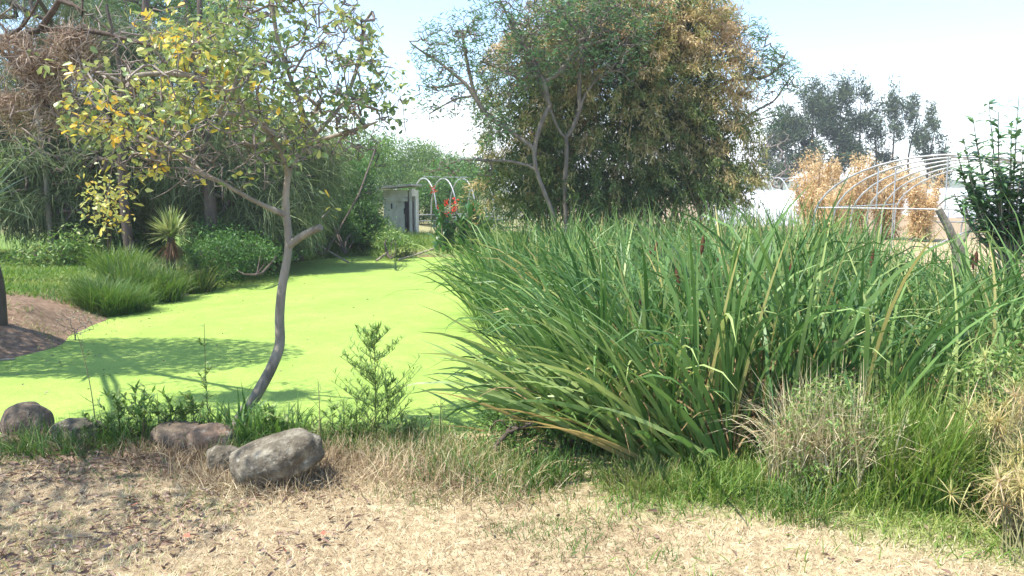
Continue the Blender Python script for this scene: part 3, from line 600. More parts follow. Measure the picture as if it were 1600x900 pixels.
# ------------------------------------------------------------------ grass clumps
def tuft(mb, c, n, rad, Lr, w, mat_t=(0, 1), lean=(.05, .7), droop=(.3, 1.4), az=None, n_=4, ground_follow=False, wob=.3):
    r = rad * np.sqrt(rng.uniform(0, 1, n)); a = rng.uniform(0, 6.28, n)
    rad2 = rad if hasattr(rad, '__len__') else (rad, rad)
    base = np.stack([c[0] + np.cos(a) * r, c[1] + np.sin(a) * r, np.full(n, c[2])], -1)
    if ground_follow: base[:, 2] = H(base[:, 0], base[:, 1]) - .01
    aa = a + rng.normal(size=n) * .7 if az is None else rng.normal(az[0], az[1], n)
    blades(mb, base, aa, rng.uniform(*Lr, n), w * rng.uniform(.6, 1.3, n), rng.uniform(*lean, n), rng.uniform(*droop, n), n=n_, tint=rng.uniform(*mat_t, n), roll=rng.uniform(-.6, .6, n), wob=wob)
def clump(name, label, cat, c, n, rad, Lr, w, mat_, **k):
    c = np.array([c[0], c[1], Hs(c[0], c[1]) - .02]); root = None
    mb = MB(); sub = 7
    for q in range(sub):
        a_ = rng.uniform(0, 6.28); r_ = rad * .75 * math.sqrt(rng.uniform(0, 1)); f_ = rng.uniform(.55, 1.08)
        tuft(mb, c + np.array([math.cos(a_) * r_, math.sin(a_) * r_ * .8, 0]), n // sub, rad * .6, (Lr[0] * f_, Lr[1] * f_), w, ground_follow=True, **k)
    o = mb.build(name, M[mat_]); return tag(o, label, cat)
clump('grass_clump', 'rounded dark green weedy grass clump nearest the bare soil bank', 'grass clump', gp(165, 488, WZ), 3600, .55, (.3, .8), .011, 'grass', mat_t=(.1, .8))
clump('grass_clump', 'bright arching grass clump in the middle of the left bank', 'grass clump', gp(228, 470, WZ), 3200, .50, (.4, 1.0), .013, 'grass', mat_t=(.2, .85))
clump('grass_clump', 'arching grass clump with dry straw tips below the yucca', 'grass clump', gp(292, 455, WZ), 2400, .48, (.35, .85), .013, 'grass', mat_t=(.2, 1))
clump('grass_clump', 'small fresh green tuft behind the weedy clump on the bank', 'grass clump', gp(190, 455, WZ), 1500, .45, (.3, .75), .014, 'lime', mat_t=(.0, .9))
def stuff_grass(name, label, cat, pts, Lr, w, mat_, tint=(0, 1), lean=(.1, 1.1), droop=(.2, 1.4), n_=3, patch=.22):
    n = len(pts); base = np.stack([pts[:, 0], pts[:, 1], H(pts[:, 0], pts[:, 1]) - .008], -1); mb = MB()
    tv = np.clip(rng.uniform(*tint, n) + patch * (lump(pts[:, 0] * 1.3, pts[:, 1] * 1.3, .8) + .5 * np.sin(pts[:, 0] * 9 + np.sin(pts[:, 1] * 7) * 2) * np.sin(pts[:, 1] * 11)), 0, 1)
    blades(mb, base, rng.uniform(0, 6.28, n), rng.uniform(*Lr, n), w * rng.uniform(.6, 1.3, n), rng.uniform(*lean, n), rng.uniform(*droop, n), n=n_, tint=tv, roll=rng.uniform(-1, 1, n))
    return tag(mb.build(name, M[mat_]), label, cat, kind='stuff')
def scatter(n, x0, x1, y0, y1, dens):
    out = []; got = 0
    while got < n:
        x = rng.uniform(x0, x1, n * 2); y = rng.uniform(y0, y1, n * 2); k = rng.uniform(size=n * 2) < dens(x, y); out.append(np.stack([x[k], y[k]], -1)); got += k.sum()
        if k.mean() < .005: break
    return np.concatenate(out)[:n]
infront = lambda x, y: (np.abs(x) < y * .72 + .3)
# short dead lawn in front
stuff_grass('dry_grass', 'short bleached dry lawn in the foreground', 'dry grass', scatter(150000, -4.6, 4.6, 2.7, 6.2, lambda x, y: infront(x, y) * (sdist(x, y, POND) > .15) * (1 - .85 * GREEN(x, y)) * (1.15 - y / 8)), (.02, .06), .0035, 'straw', (.1, .93), (.5, 1.6), (-.4, 1.2), 2)
stuff_grass('lawn_grass', 'short patchy green grass at the lower right edge of the reed bed', 'grass', scatter(45000, .2, 5.2, 2.9, 7, lambda x, y: infront(x, y) * (GREEN(x, y) * .9 + .02)), (.04, .13), .006, 'lime', (.2, 1), (.1, 1.2), (.2, 1.2), 3)
def tuftpts(cs, n, s): return np.concatenate([np.array(c)[None, :2] + rng.normal(size=(n, 2)) * s for c in cs])
stuff_grass('green_sprouts', 'faint green sprouts scattered in the dead lawn', 'grass', tuftpts([gp(870, 812), gp(900, 800), gp(840, 830), gp(200, 750), gp(60, 725), gp(50, 850), gp(290, 790), gp(130, 745), gp(880, 860), gp(1050, 880)] + [np.array([rng.uniform(-3, 3.2), rng.uniform(3.4, 5.0)]) for _ in range(26)], 110, .10), (.03, .08), .004, 'grass', (.3, 1), (.1, 1.2), (.2, 1.2))
stuff_grass('bank_grass', 'mown green lawn on the left bank behind the grass clumps', 'grass', scatter(42000, -14, -3.2, 9.5, 21, lambda x, y: infront(x, y) * GREEN(x, y)), (.05, .14), .012, 'lime', (0, 1), (.1, 1.1), (.2, 1.2), 2)
stuff_grass('far_bank_grass', 'strip of fresh green grass on the far bank by the shed', 'grass', scatter(26000, -7, 3, 22.5, 30, lambda x, y: (sdist(x, y, POND) > .1) * 1.), (.12, .38), .016, 'lime', (0, 1), (.1, .9), (.2, 1.2), 2)
stuff_grass('mound_sprigs', 'sparse sprigs and dead bits on the bare soil bank', 'weeds', tuftpts([(-6.9 + rng.normal() * 1.0, 10.9 + rng.normal() * 1.1) for _ in range(40)], 30, .10), (.03, .12), .008, 'grass', (.3, 1), (.2, 1.4), (-.3, 1.4), 3)
stuff_grass('packed_straw', 'dead grass packed against the foot of the boulders', 'dry grass', tuftpts([on(x, y) for x, y in ((355, 758), (385, 764), (420, 765), (455, 762), (490, 752), (505, 735), (330, 745), (300, 714), (340, 715), (255, 710), (20, 690), (60, 690), (100, 702), (140, 700), (230, 708))], 420, .07), (.04, .15), .004, 'straw', (0, .9), (.3, 1.5), (-.5, 1.6), 4)
# leaf litter
def litter():
    pts = scatter(2900, -4.2, 3.6, 2.8, 5.6, lambda x, y: infront(x, y) * np.clip(.012 + .9 * sst(-.5, -2.4, x + .45 * lump(x, y, 1)) * (.25 + .75 * sst(-.5, .5, lump(x * 2, y * 2, 1))), 0, 1))
    n = len(pts); P = np.stack([pts[:, 0], pts[:, 1], H(pts[:, 0], pts[:, 1]) + rng.uniform(.008, .03, n)], -1)
    mb = MB(); leaves(mb, P, rdir(n, 0, .25), rng.uniform(.018, .06, n), rng.uniform(.007, .022, n), np.clip(rng.beta(1.6, 2.2, n), 0, .93), fold=.5, six=True, curl=.2)
    k = rng.choice(n, 9, replace=False); leaves(mb, P[k] + [0, 0, .01], rdir(9, 0, .2), .055, .03, 1., six=True)
    tag(mb.build('leaf_litter', M['litter']), 'brown fallen leaves scattered over the dead lawn', 'leaf litter', kind='stuff')
litter()

# bits of leaf and straw lying on the duckweed, thicker along the banks
pp = scatter(900, -9, 1.5, 5.9, 22, lambda x, y: (sdist(x, y, POND) < -.05) * (.12 + .88 * (sdist(x, y, POND) > -.7)))
n = len(pp); mb = MB(); leaves(mb, np.stack([pp[:, 0], pp[:, 1], np.full(n, WZ + .006)], -1), rdir(n, 0, .06), rng.uniform(.02, .06, n), rng.uniform(.006, .02, n), rng.uniform(0, .8, n), fold=.1)
tag(mb.build('floating_debris', M['litter']), 'small bits of leaf and straw floating on the duckweed', 'debris', kind='stuff')
# ------------------------------------------------------------------ boulders
def boulder(name, label, px, py, w_px, h_px, m, depth=1.0, rz=0, tilt=0, seed=0, sink=.12, flat=0.):
    g = on(px, py); Yd = g[1]; w = w_px / F * Yd; h = h_px / F * Yd
    r = np.random.default_rng(seed); nu, nv = 56, 36
    th = np.linspace(0, np.pi, nv); ph = np.arange(nu) / nu * 2 * np.pi; T, Pp = np.meshgrid(th, ph, indexing='ij')
    D3 = np.stack([np.sin(T) * np.cos(Pp), np.sin(T) * np.sin(Pp), np.cos(T)], -1)
    D3s = np.sign(D3) * np.abs(D3) ** .86; rad = np.ones(T.shape)
    for k in range(14):
        d = nrm(r.normal(size=3)); f = r.uniform(1, 6); rad += .058 / (f ** .8) * np.sin((D3 @ d) * f * 2 + r.uniform(0, 6))
    for k in range(60):
        d = nrm(r.normal(size=3)); rad -= .012 * np.exp((D3 @ d - 1) * 300)
    V = D3s * rad[..., None] * np.array([w / 2, w / 2 * depth, h / 2 * 1.1])
    ct, st_ = math.cos(tilt), math.sin(tilt)
    V = np.stack([V[..., 0] * ct + V[..., 2] * st_, V[..., 1], -V[..., 0] * st_ + V[..., 2] * ct], -1)
    cz, sz = math.cos(rz), math.sin(rz); V = np.stack([V[..., 0] * cz - V[..., 1] * sz, V[..., 0] * sz + V[..., 1] * cz, V[..., 2]], -1)
    zmin = V[..., 2].min(); V[..., 2] -= zmin + h * sink
    mb = MB(); i, j = np.meshgrid(np.arange(nu), np.arange(nv - 1)); jn = (i + 1) % nu
    mb.add(V, np.stack([j * nu + i, (j + 1) * nu + i, (j + 1) * nu + jn, j * nu + jn], -1).reshape(-1, 4))
    o = mb.build(name, M[m]); o.location = (g[0], g[1] + w * .3 * depth, g[2]); tag(o, label, 'boulder'); return o
boulder('boulder', 'large smooth grey boulder with pale lichen spots, lying tilted by the trunk', 427, 764, 158, 70, 'rock', .55, .1, -.30, 1, .14)
boulder('boulder', 'small dark rock tucked against the left end of the large boulder', 346, 742, 58, 48, 'rock', .9, .3, .2, 2, .22)
boulder('boulder', 'reddish brown half buried boulder left of the trunk', 326, 708, 78, 54, 'rock_red', .8, .2, .1, 3, .24)
boulder('boulder', 'flat greyish boulder half hidden by weeds beside the reddish one', 272, 704, 92, 46, 'rock_brown', .8, 0, 0, 4, .24)
boulder('boulder', 'round brown boulder cut by the left edge of the picture', 30, 682, 78, 54, 'rock_brown', .8, 0, -.05, 5, .25)
boulder('boulder', 'grey peaked boulder beside the round brown one at the waterline', 114, 697, 80, 46, 'rock', .8, 0, 0, 6, .25)

# ------------------------------------------------------------------ far bank: shed, hoops, poles
def shed():
    g = np.array([at(624, 300, 29)[0], 29., 0]); g[2] = Hs(g[0], g[1])
    root = thing('shed', 'small weathered concrete shed with flat slanted roof and open doorway', 'shed', g)
    x0, x1 = at(600, 300, 29)[0], at(642, 300, 29)[0]; zt = at(620, 297, 29)[2]; w = x1 - x0
    mb = MB(); box(mb, ((x0 + x1) / 2 - .06, 29, zt / 2 - .05), (w - .1, .12, zt + .1)); box(mb, (x0 + .02, 30.1, zt / 2 - .05), (.12, 2.06, zt + .1)); box(mb, ((x0 + x1) / 2, 31.2, zt / 2 - .05), (w, .12, zt + .1))
    box(mb, (x1 - .03, 30.6, zt / 2 - .05), (.12, 1.0, zt + .1)); box(mb, (x1 - .03, 29.6, zt - .09), (.12, 1.0, .28))
    box(mb, ((x0 + x1) / 2 - .06, 28.92, zt * .80), (w - .08, .05, .12))
    mb.build('wall', M['concrete'], root, smooth=False)
    mb = MB(); box(mb, (x1 - .02, 29.02, zt / 2), (.09, .09, zt)); mb.build('corner_post', M['concrete'], root, smooth=False)
    mb = MB(); v = np.array([[at(582, 296, 28.5)[0], 28.4, zt + .02], [x1 + .12, 28.4, zt + .16], [x1 + .12, 31.6, zt + .16], [at(582, 296, 28.5)[0], 31.6, zt + .02]])
    mb.add(np.concatenate([v, v + [0, 0, .07]]), [[3, 2, 1, 0], [4, 5, 6, 7], [0, 1, 5, 4], [1, 2, 6, 5], [2, 3, 7, 6], [3, 0, 4, 7]]); mb.build('roof', noisy('roof_slab', (.30, .28, .22), (.50, .47, .40), 4, .9, .3), root, smooth=False)
    for (px, py, hh) in ((612, 322, .28), (632, 330, .30), (634, 352, .22)):
        c = at(px, py, 28.93); mb = MB(); box(mb, (c[0], 28.925, c[2]), (.05, .03, hh * .7)); mb.build('window', M['opening_shade'], root, smooth=False)  # dark box on the wall, painted shade of a small opening
    mb = MB(); box(mb, (x1 - .16, 28.93, zt / 2 - .12), (.13, .05, zt - .3)); mb.build('doorway', M['opening_shade'], root, smooth=False)  # dark box on the front wall stands for the shaded doorway
    mb = MB(); box(mb, (x1 - .03, 29.58, zt / 2 - .2), (.02, .95, zt - .45)); mb.build('door_gap_shade', M['opening_shade'], root, smooth=False)  # dark panel across the side opening, shade put into its colour
shed()
def arch(c, ax, w, h, r=.022, n=22, mat_='steel', name='hoop', parent=None, legs=.0):
    # half-ellipse in the plane of ax (unit xy vector) with straight legs
    a = np.linspace(0, np.pi, n); P = [c + np.array([ax[0] * -w / 2, ax[1] * -w / 2, 0])] if legs else []
    P += [c + np.array([-math.cos(t) * w / 2 * ax[0], -math.cos(t) * w / 2 * ax[1], legs + math.sin(t) * (h - legs)]) for t in a]
    if legs: P += [c + np.array([ax[0] * w / 2, ax[1] * w / 2, 0])]
    mb = MB(); tube(mb, P, r, 6); return mb.build(name, M[mat_], parent)
def hoophouse(label, c0, step, nh, w, h, r, rails=((0, 1.),), legs=.0, group=None, bars=()):
    """row of bare hoops; step = xy vector between hoops"""
    root = thing('hoop_greenhouse', label, 'greenhouse frame', c0, group)
    st = np.array([step[0], step[1], 0.]); ax = nrm(np.array([-st[1], st[0]])); ax = ax if ax[0] > 0 else -ax
    for k in range(nh): arch(c0 + st * k, ax, w, h, r, parent=root, legs=legs)
    for (u_, hz) in rails:
        o = np.array([ax[0] * u_ * w / 2, ax[1] * u_ * w / 2, hz]); mb = MB(); tube(mb, [c0 + o, c0 + o + st * (nh - 1)], r * .8, 5); mb.build('rail', M['steel'], root)
    for (k0, u0, z0, k1, u1, z1) in bars:
        A_ = c0 + st * k0 + np.array([ax[0] * u0 * w / 2, ax[1] * u0 * w / 2, z0]); B_ = c0 + st * k1 + np.array([ax[0] * u1 * w / 2, ax[1] * u1 * w / 2, z1])
        mb = MB(); tube(mb, [A_, B_], r * .7, 5); mb.build('brace', M['steel'], root)
    return root
# far bank hoops: seen nearly end on
c0 = np.array([at(662, 300, 31)[0], 31., 0.])
hoophouse('bare curved steel hoops on the far bank between the shed and the canna bush', c0, (.72, .5), 8, 2.0, 2.2, .027, rails=((0, 2.25), (-.98, .5), (-.98, .75), (.98, .7)), legs=.9)
# big open frame on the right
c0 = np.array([at(1478, 300, 15)[0], 15., 0.]); 
hoophouse('large open arched pipe frame at right in front of the golden bamboo', c0, (.80, .95), 6, 4.9, 2.38, .022, rails=((0, 2.36), (.62, 1.95), (-.99, 1.35), (.99, 1.35)), legs=1.1,
          bars=((0, -.98, 1.36, 0, .98, 1.36), (0, -.5, 1.36, 0, -.5, 2.16), (0, 0, 1.36, 0, 0, 2.34), (0, .5, 0, 0, .5, 2.16), (0, .45, 1.36, 0, -.1, .6), (0, .62, 1.36, 0, .2, .0), (1, -.5, 0, 1, -.5, 2.16)))
c0 = np.array([at(1500, 300, 27)[0], 27., 0.])
hoophouse('row of low white hoops far right beyond the big pipe frame', c0, (1.25, .12), 10, 3.2, 1.55, .035, rails=((0, 1.55), (-.9, .6)), legs=.3)
c0 = np.array([at(1168, 300, 50)[0], 50., 0.])
hoophouse('distant bare hoops above the white tunnel', c0, (.9, .0), 5, 5, 2.55, .04, rails=((0, 2.5),), legs=.8)
def tunnel(label, x0, x1, Y, w, h, face=None):
    root = thing('plastic_tunnel', label, 'greenhouse', ((x0 + x1) / 2, Y, 0))
    a = np.linspace(0, np.pi, 20); xs = np.linspace(x0, x1, 40); ah, xh = np.meshgrid(a, xs, indexing='ij')
    V = np.stack([xh, Y - np.cos(ah) * w / 2, np.sin(ah) ** .8 * h + .02 * np.cos(xh * 6.28 / ((x1 - x0) / 8))], -1)
    i, j = np.meshgrid(np.arange(39), np.arange(19)); q = j * 40 + i
    mb = MB(); mb.add(V, np.stack([q, q + 1, q + 41, q + 40], -1).reshape(-1, 4))
    for x in (x0, x1):
        P = np.stack([np.full(20, x), Y - np.cos(a) * w / 2, np.sin(a) ** .8 * h], -1); c = np.array([[x, Y, 0]]); mb.add(np.concatenate([P, c]), np.stack([np.arange(19), np.arange(1, 20), np.full(19, 20)], -1))
    mb.build('film', M['plastic'], root)
    for x in np.linspace(x0, x1, 9):
        mb = MB(); tube(mb, np.stack([np.full(20, x), Y - np.cos(a) * (w / 2 + .03), np.sin(a) ** .8 * (h + .03)], -1), .03, 5); mb.build('hoop', M['steel'], root)
tunnel('long white plastic covered tunnel behind the reeds right of the big bamboo', at(1120, 300, 40)[0], at(1262, 300, 40)[0], 41, 4, 1.75)
tunnel('pale plastic tunnel roof on the far right horizon', at(1470, 300, 52)[0], at(1760, 300, 52)[0], 54, 6, 1.9)

def stick(label, pts, r, name='pole', mat_='pale_bark', cat='pole'):
    mb = MB(); tube(mb, pts, r, 7); o = mb.build(name, M[mat_]); return tag(o, label, cat)
stick('pale straight pole slanting into the duckweed at the far left corner', [at(485, 376, 21.5), at(545, 405, 21.2) + [0, 0, -.1]], .025)
stick('short dark stick poking from the duckweed near the shed', [at(606, 394, 23.3), at(588, 408, 22.5)], .035, mat_='bark')
stick('long pale pole leaning from the canna bush down into the water', [at(690, 384, 23.6), at(650, 398, 22.9), at(622, 406, 22.5)], .03)
stick('slim pale stick lying at the soil edge on the far left', [gp(-30, 572, WZ) + [0, 0, .05], gp(24, 566, WZ) + [0, 0, .04]], .012)

def canna():
    g = on(725, 398); root = thing('canna_bush', 'clump of broad dark canna leaves with red flowers on the far bank', 'canna', g)
    ml = MB(); ms = MB(); mp_ = MB()
    for k in range(34):
        b = g + np.array([rng.uniform(-.75, .75), rng.uniform(-.5, .5), 0]); h = rng.uniform(.7, 1.25)
        tube(ms, [b, b + [rng.normal() * .05, 0, h * .6], b + [rng.normal() * .1, 0, h]], [.02, .015, .01], 5)
        n = 9; z = np.linspace(.1, h, n); a = rng.uniform(0, 6.28, n)
        blades(ml, b + np.stack([np.zeros(n), np.zeros(n), z], -1), a, rng.uniform(.28, .48, n), rng.uniform(.10, .15, n), rng.uniform(.25, .9, n), rng.uniform(.3, 1.0, n), n=5, tint=rng.beta(1.2, 3, n), shape=2.2, basew=.25)
    ml.build('foliage', M['canna'], root)
    for (px, py) in ((687, 327), (697, 318), (708, 326), (697, 333), (711, 315), (738, 321), (677, 296), (749, 352), (741, 330)):
        p = at(px, py, g[1]); tube(ms, [np.array([p[0] + rng.normal() * .08, g[1], g[2] + .6]), p], [.012, .006], 4)
        n = 16; leaves(mp_, p + rng.normal(size=(n, 3)) * .045, rdir(n, .3), rng.uniform(.06, .10, n), .035, rng.uniform(0, 1, n), six=True)
    ms.build('stems', M['stem'], root); mp_.build('flowers', M['petal'], root)
canna()

# ------------------------------------------------------------------ big bamboo
def bamboo():
    g = np.array([at(960, 300, 20.5)[0], 20.5, 0.0]); root = thing('bamboo_clump', 'huge green bamboo clump, darkened inside as shade, orange-brown at the top and right', 'bamboo', g)
    mc = MB(); ml = MB(); P_ = []
    blobs = [C(850, 180, 20.3, 1.45, 1.4, 2.3), C(960, 150, 20.5, 1.9, 1.6, 2.6), C(1055, 140, 20.8, 1.6, 1.5, 2.4), C(1105, 220, 20.6, .95, 1.2, 1.6), C(820, 280, 20, 1.0, 1.1, .8), C(920, 290, 19.8, 1.6, 1.2, .7), C(1060, 285, 19.9, 1.6, 1.2, .75), C(1030, 40, 20.8, 1.6, 1.3, 1.0), C(1140, 290, 20.2, .5, .8, .6), C(900, 50, 20.8, 1.3, 1.2, .9)]
    W_ = np.array([b[1][0] * b[1][1] * b[1][2] for b in blobs]); W_ /= W_.sum()
    for k in range(110):
        bi = rng.choice(len(blobs), p=W_); c, r, _ = blobs[bi]; tgt = ellip(c, r, 1, .6)[0]
        b = g + np.array([rng.uniform(-2.7, 2.7), rng.uniform(-1, 1.2), -.1]); mid = np.array([b[0] * .6 + tgt[0] * .4, b[1] * .6 + tgt[1] * .4, tgt[2] * .6])
        t = np.linspace(0, 1, 12)[:, None]; Q = b * (1 - t) ** 2 + 2 * mid * t * (1 - t) + tgt * t ** 2
        tube(mc, Q, np.linspace(.028, .008, 12), 6)
    mc.build('culms', M['culm'], root)
    # plumes: arching twigs of hanging leaves over the outside of the clump, filling behind tinted dark to deepen the inner shade
    npl = 1900; PL = np.concatenate([np.concatenate([ellip(c, r, int(npl * w_) + 12, .75), ]) for (c, r, _), w_ in zip(blobs, W_)])
    PL = PL[PL[:, 2] > .4]; cc = g + np.array([0, .6, 3.0]); n = len(PL)
    out = nrm((PL - cc) * [1, 1, .45]); e = lump(PL[:, 0] * 1.1, PL[:, 2] * 1.1 + PL[:, 1], .5)
    gx_ = PL[:, 0] - g[0]; gz_ = PL[:, 2]
    pt = .40 + .07 * gx_ / 2.5 + .10 * (gz_ - 2.8) / 2 + .08 * e + rng.normal(size=n) * .22 + .08 * (gx_ > 1.9) + .10 * (gz_ > 5)
    k = 58; s_ = rng.uniform(0, 1, (n, k, 1)); Lp = rng.uniform(.35, .85, (n, 1, 1))
    d_ = nrm(out + rng.normal(size=(n, 3)) * .55)[:, None]
    Q = PL[:, None] + d_ * s_ * Lp + np.array([0, 0, -1.]) * (s_ * Lp) ** 2 * .8 + rng.normal(size=(n, k, 3)) * .055
    Q = Q.reshape(-1, 3); Q[:, 2] = np.maximum(Q[:, 2], .15); nk = n * k
    leaves(ml, Q, nrm(np.repeat(d_[:, 0], k, 0) * .5 + rng.normal(size=(nk, 3)) * .7 + [0, 0, -.6]), rng.uniform(.10, .20, nk), rng.uniform(.020, .036, nk), np.clip(np.repeat(pt, k) + rng.normal(size=nk) * .08, 0, 1))
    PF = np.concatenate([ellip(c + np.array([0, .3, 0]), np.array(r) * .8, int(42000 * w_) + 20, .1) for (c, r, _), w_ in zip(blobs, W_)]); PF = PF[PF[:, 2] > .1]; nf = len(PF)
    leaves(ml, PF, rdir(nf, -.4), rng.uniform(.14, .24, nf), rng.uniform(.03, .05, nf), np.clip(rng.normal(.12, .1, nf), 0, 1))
    ml.build('foliage', M['bamboo'], root)
    # feathery top sprays poking out
    mt = MB(); ml2 = MB()
    for k in range(70):
        x = rng.uniform(870, 1150); b = at(x, rng.uniform(20, 90), 20.6 + rng.normal() * .6); tip = b + np.array([rng.normal() * .4, rng.normal() * .3, rng.uniform(.5, 1.3)])
        tube(mt, [b + [0, 0, -.6], b, tip], [.012, .008, .003], 4); m_ = 70; t = rng.uniform(0, 1, (m_, 1)) ** .7
        Q = b * (1 - t) + tip * t + rng.normal(size=(m_, 3)) * .10; leaves(ml2, Q, rdir(m_, -.2), rng.uniform(.09, .17, m_), .022, np.clip(rng.normal(.72 if x > 930 else .4, .12, m_), 0, 1))
    mt.build('top_shoot', M['culm'], root); ml2.build('top_foliage', M['bamboo'], root)
bamboo()
def golden(label, px, py_top, Y, wpx, dens=3000, t=(0, 1)):
    g = np.array([at(px, 300, Y)[0], Y, 0.]); root = thing('golden_bamboo', label, 'bamboo', g)
    zt = at(px, py_top, Y)[2]; w = wpx / F * Y / 2; mc = MB(); ml = MB()
    for k in range(22):
        a = rng.uniform(0, 6.28); tip = g + np.array([math.cos(a) * w * .85 * rng.uniform(.05, 1), math.sin(a) * w * .8, zt * rng.uniform(.5, 1) ** 1.0])
        tube(mc, [g + rng.normal(size=3) * [.2, .2, 0], (g + tip) / 2 + rng.normal(size=3) * .1, tip], [.03, .02, .006], 5)
        m_ = dens // 22; tq = rng.uniform(.05, 1, (m_, 1)) ** .8; sp = w * .13 * (1.5 - tq) * rng.uniform(.8, 1.6)
        Q = g * (1 - tq) + tip * tq + rng.normal(size=(m_, 3)) * np.concatenate([sp, sp, np.full_like(sp, .15)], 1)
        Q[:, 2] = np.maximum(Q[:, 2], .2)
        leaves(ml, Q, nrm(rng.normal(size=(m_, 3)) + [0, 0, -.2]), rng.uniform(.09, .17, m_), rng.uniform(.022, .04, m_), np.clip(rng.uniform(*t, m_) + rng.normal() * .2, 0, 1))
    mc.build('culms', M['culm'], root); ml.build('foliage', M['golden'], root)
golden('tall golden dried bamboo just right of the white tunnel', 1275, 228, 27, 88, 12000)
golden('golden dried bamboo rising behind the left shoulder of the pipe frame', 1335, 240, 28, 74, 7500)
golden('golden dried bamboo behind the middle of the pipe frame', 1388, 255, 28, 76, 7500)
golden('golden dried bamboo at the right side of the pipe frame', 1442, 262, 27, 74, 8000)
golden('low golden dried bamboo lighting up behind the reed tips', 1300, 290, 24, 70, 4500)

# ------------------------------------------------------------------ mesquite trees by the bamboo
def mesquite(label, paths, crowns, natt, base, seed_t=0., leafn=7, name='mesquite_tree', minz=None):
    root = thing(name, label, 'tree', base); t = Tree()
    for k, (p, r0, r1) in enumerate(paths): t.path(p, r0 * (.62 if k == 0 else .5), r1 * .5, .15, start=None)
    A = np.concatenate([ellip(c, np.array(r) * 1.12, max(5, int(natt * 2.3 * f)), .1) for c, r, f in crowns])
    t.grow(A, .2, .3, .45, lo=20); t.finish(.0045, .42, .05)
    mt = MB(); t.mesh(mt, mt, 8, 4); mt.build('trunk', M['mesquite_bark'], root)
    idx = t.twig_nodes(.012); P = t.P[idx]; P = P[rng.uniform(size=len(P)) < .34]
    # pinnate leaves: a short rachis with paired leaflets, drawn as narrow strips
    k = leafn; Q = np.repeat(P, k, 0); n = len(Q); Q = Q + rng.normal(size=(n, 3)) * .07
    ml = MB(); blades(ml, Q, rng.uniform(0, 6.28, n), rng.uniform(.07, .15, n), rng.uniform(.015, .028, n), rng.uniform(.6, 2.0, n), rng.uniform(0, 1, n), n=2, tint=np.clip(rng.normal(.45 + seed_t, .2, n), 0, 1), roll=rng.uniform(0, 3, n), shape=4)
    ml.build('foliage', M['feather'], root)
Ym = 18.2
def pm(l, Y0=Ym): return [at(x, y, Y0 + (q[0] if q else 0)) for x, y, *q in l]
b0 = at(862, 330, Ym); b0[2] = Hs(b0[0], b0[1]); 
mesquite('open crowned mesquite with bare curling pale branches in front of the bamboo',
    [([b0, *pm([(868, 345), (860, 322), (846, 290), (836, 262), (834, 240), (838, 215), (850, 180), (860, 165)])], .11, .045),
     (pm([(835, 232), (815, 218), (790, 200), (762, 182), (745, 160), (738, 135), (728, 90), (722, 50)]), .055, .015),
     (pm([(744, 158), (730, 130), (710, 118), (690, 98), (665, 85), (645, 70)]), .030, .009),
     (pm([(742, 152), (720, 150), (700, 160), (685, 170), (670, 178)]), .018, .008),
     (pm([(728, 128), (700, 135), (680, 138), (650, 132)]), .018, .008),
     (pm([(836, 262), (815, 256), (790, 250), (765, 252), (735, 248), (710, 252), (690, 262), (668, 272)]), .055, .012),
     (pm([(766, 252), (772, 270), (768, 285), (755, 295)]), .02, .008),
     (pm([(858, 170), (852, 130), (830, 90), (810, 60), (790, 20), (775, -20)]), .035, .01),
     (pm([(825, 126), (800, 118), (775, 105), (750, 95)]), .02, .009),
     (pm([(848, 128), (870, 120), (900, 75), (930, 66), (960, 60)]), .02, .009)],
    [C(700, 90, Ym, .75, .8, .85, .9), C(690, 160, Ym, .6, .5, .4, .35), C(780, 50, Ym, .9, .9, .9, 1.), C(720, 262, Ym, .8, .7, .25, .4), C(850, 60, Ym, .9, .8, .9, .8), C(780, 130, Ym, .7, .7, .6, .4), C(900, 20, Ym, 1, .8, .8, .6), C(770, 200, Ym - .2, .5, .5, .4, .3)], 260, b0)
b1 = at(884, 330, Ym + .5); b1[2] = Hs(b1[0], b1[1])
mesquite('second mesquite with darker twin trunk against the bamboo centre',
    [([b1, *pm([(884, 330, .5), (882, 290, .5), (886, 240, .5), (884, 215, .5)])], .10, .06),
     (pm([(884, 218, .5), (870, 200, .4), (860, 170, .3), (845, 140, .3), (838, 118, .3), (820, 92, .3)]), .05, .015),
     (pm([(885, 218, .5), (900, 190, .5), (908, 160, .5), (925, 130, .4), (950, 110, .4), (970, 108, .3), (985, 128, .3)]), .05, .012),
     (pm([(905, 165, .5), (905, 120, .5), (915, 60, .5), (935, 10, .5), (945, -30, .5)]), .04, .012),
     (pm([(915, 60, .5), (890, 20, .5), (880, -30, .5)]), .02, .01)],
    [C(900, 60, Ym + .3, 1.3, .8, .9, 1.), C(960, 70, Ym + .2, .9, .7, .9, .8), C(850, 110, Ym + .2, .6, .6, .5, .4), C(980, 10, Ym + .2, 1.1, .8, .6, .6)], 190, b1, -.1)
b2 = at(1112, 330, Ym + 2.6); b2[2] = Hs(b2[0], b2[1])
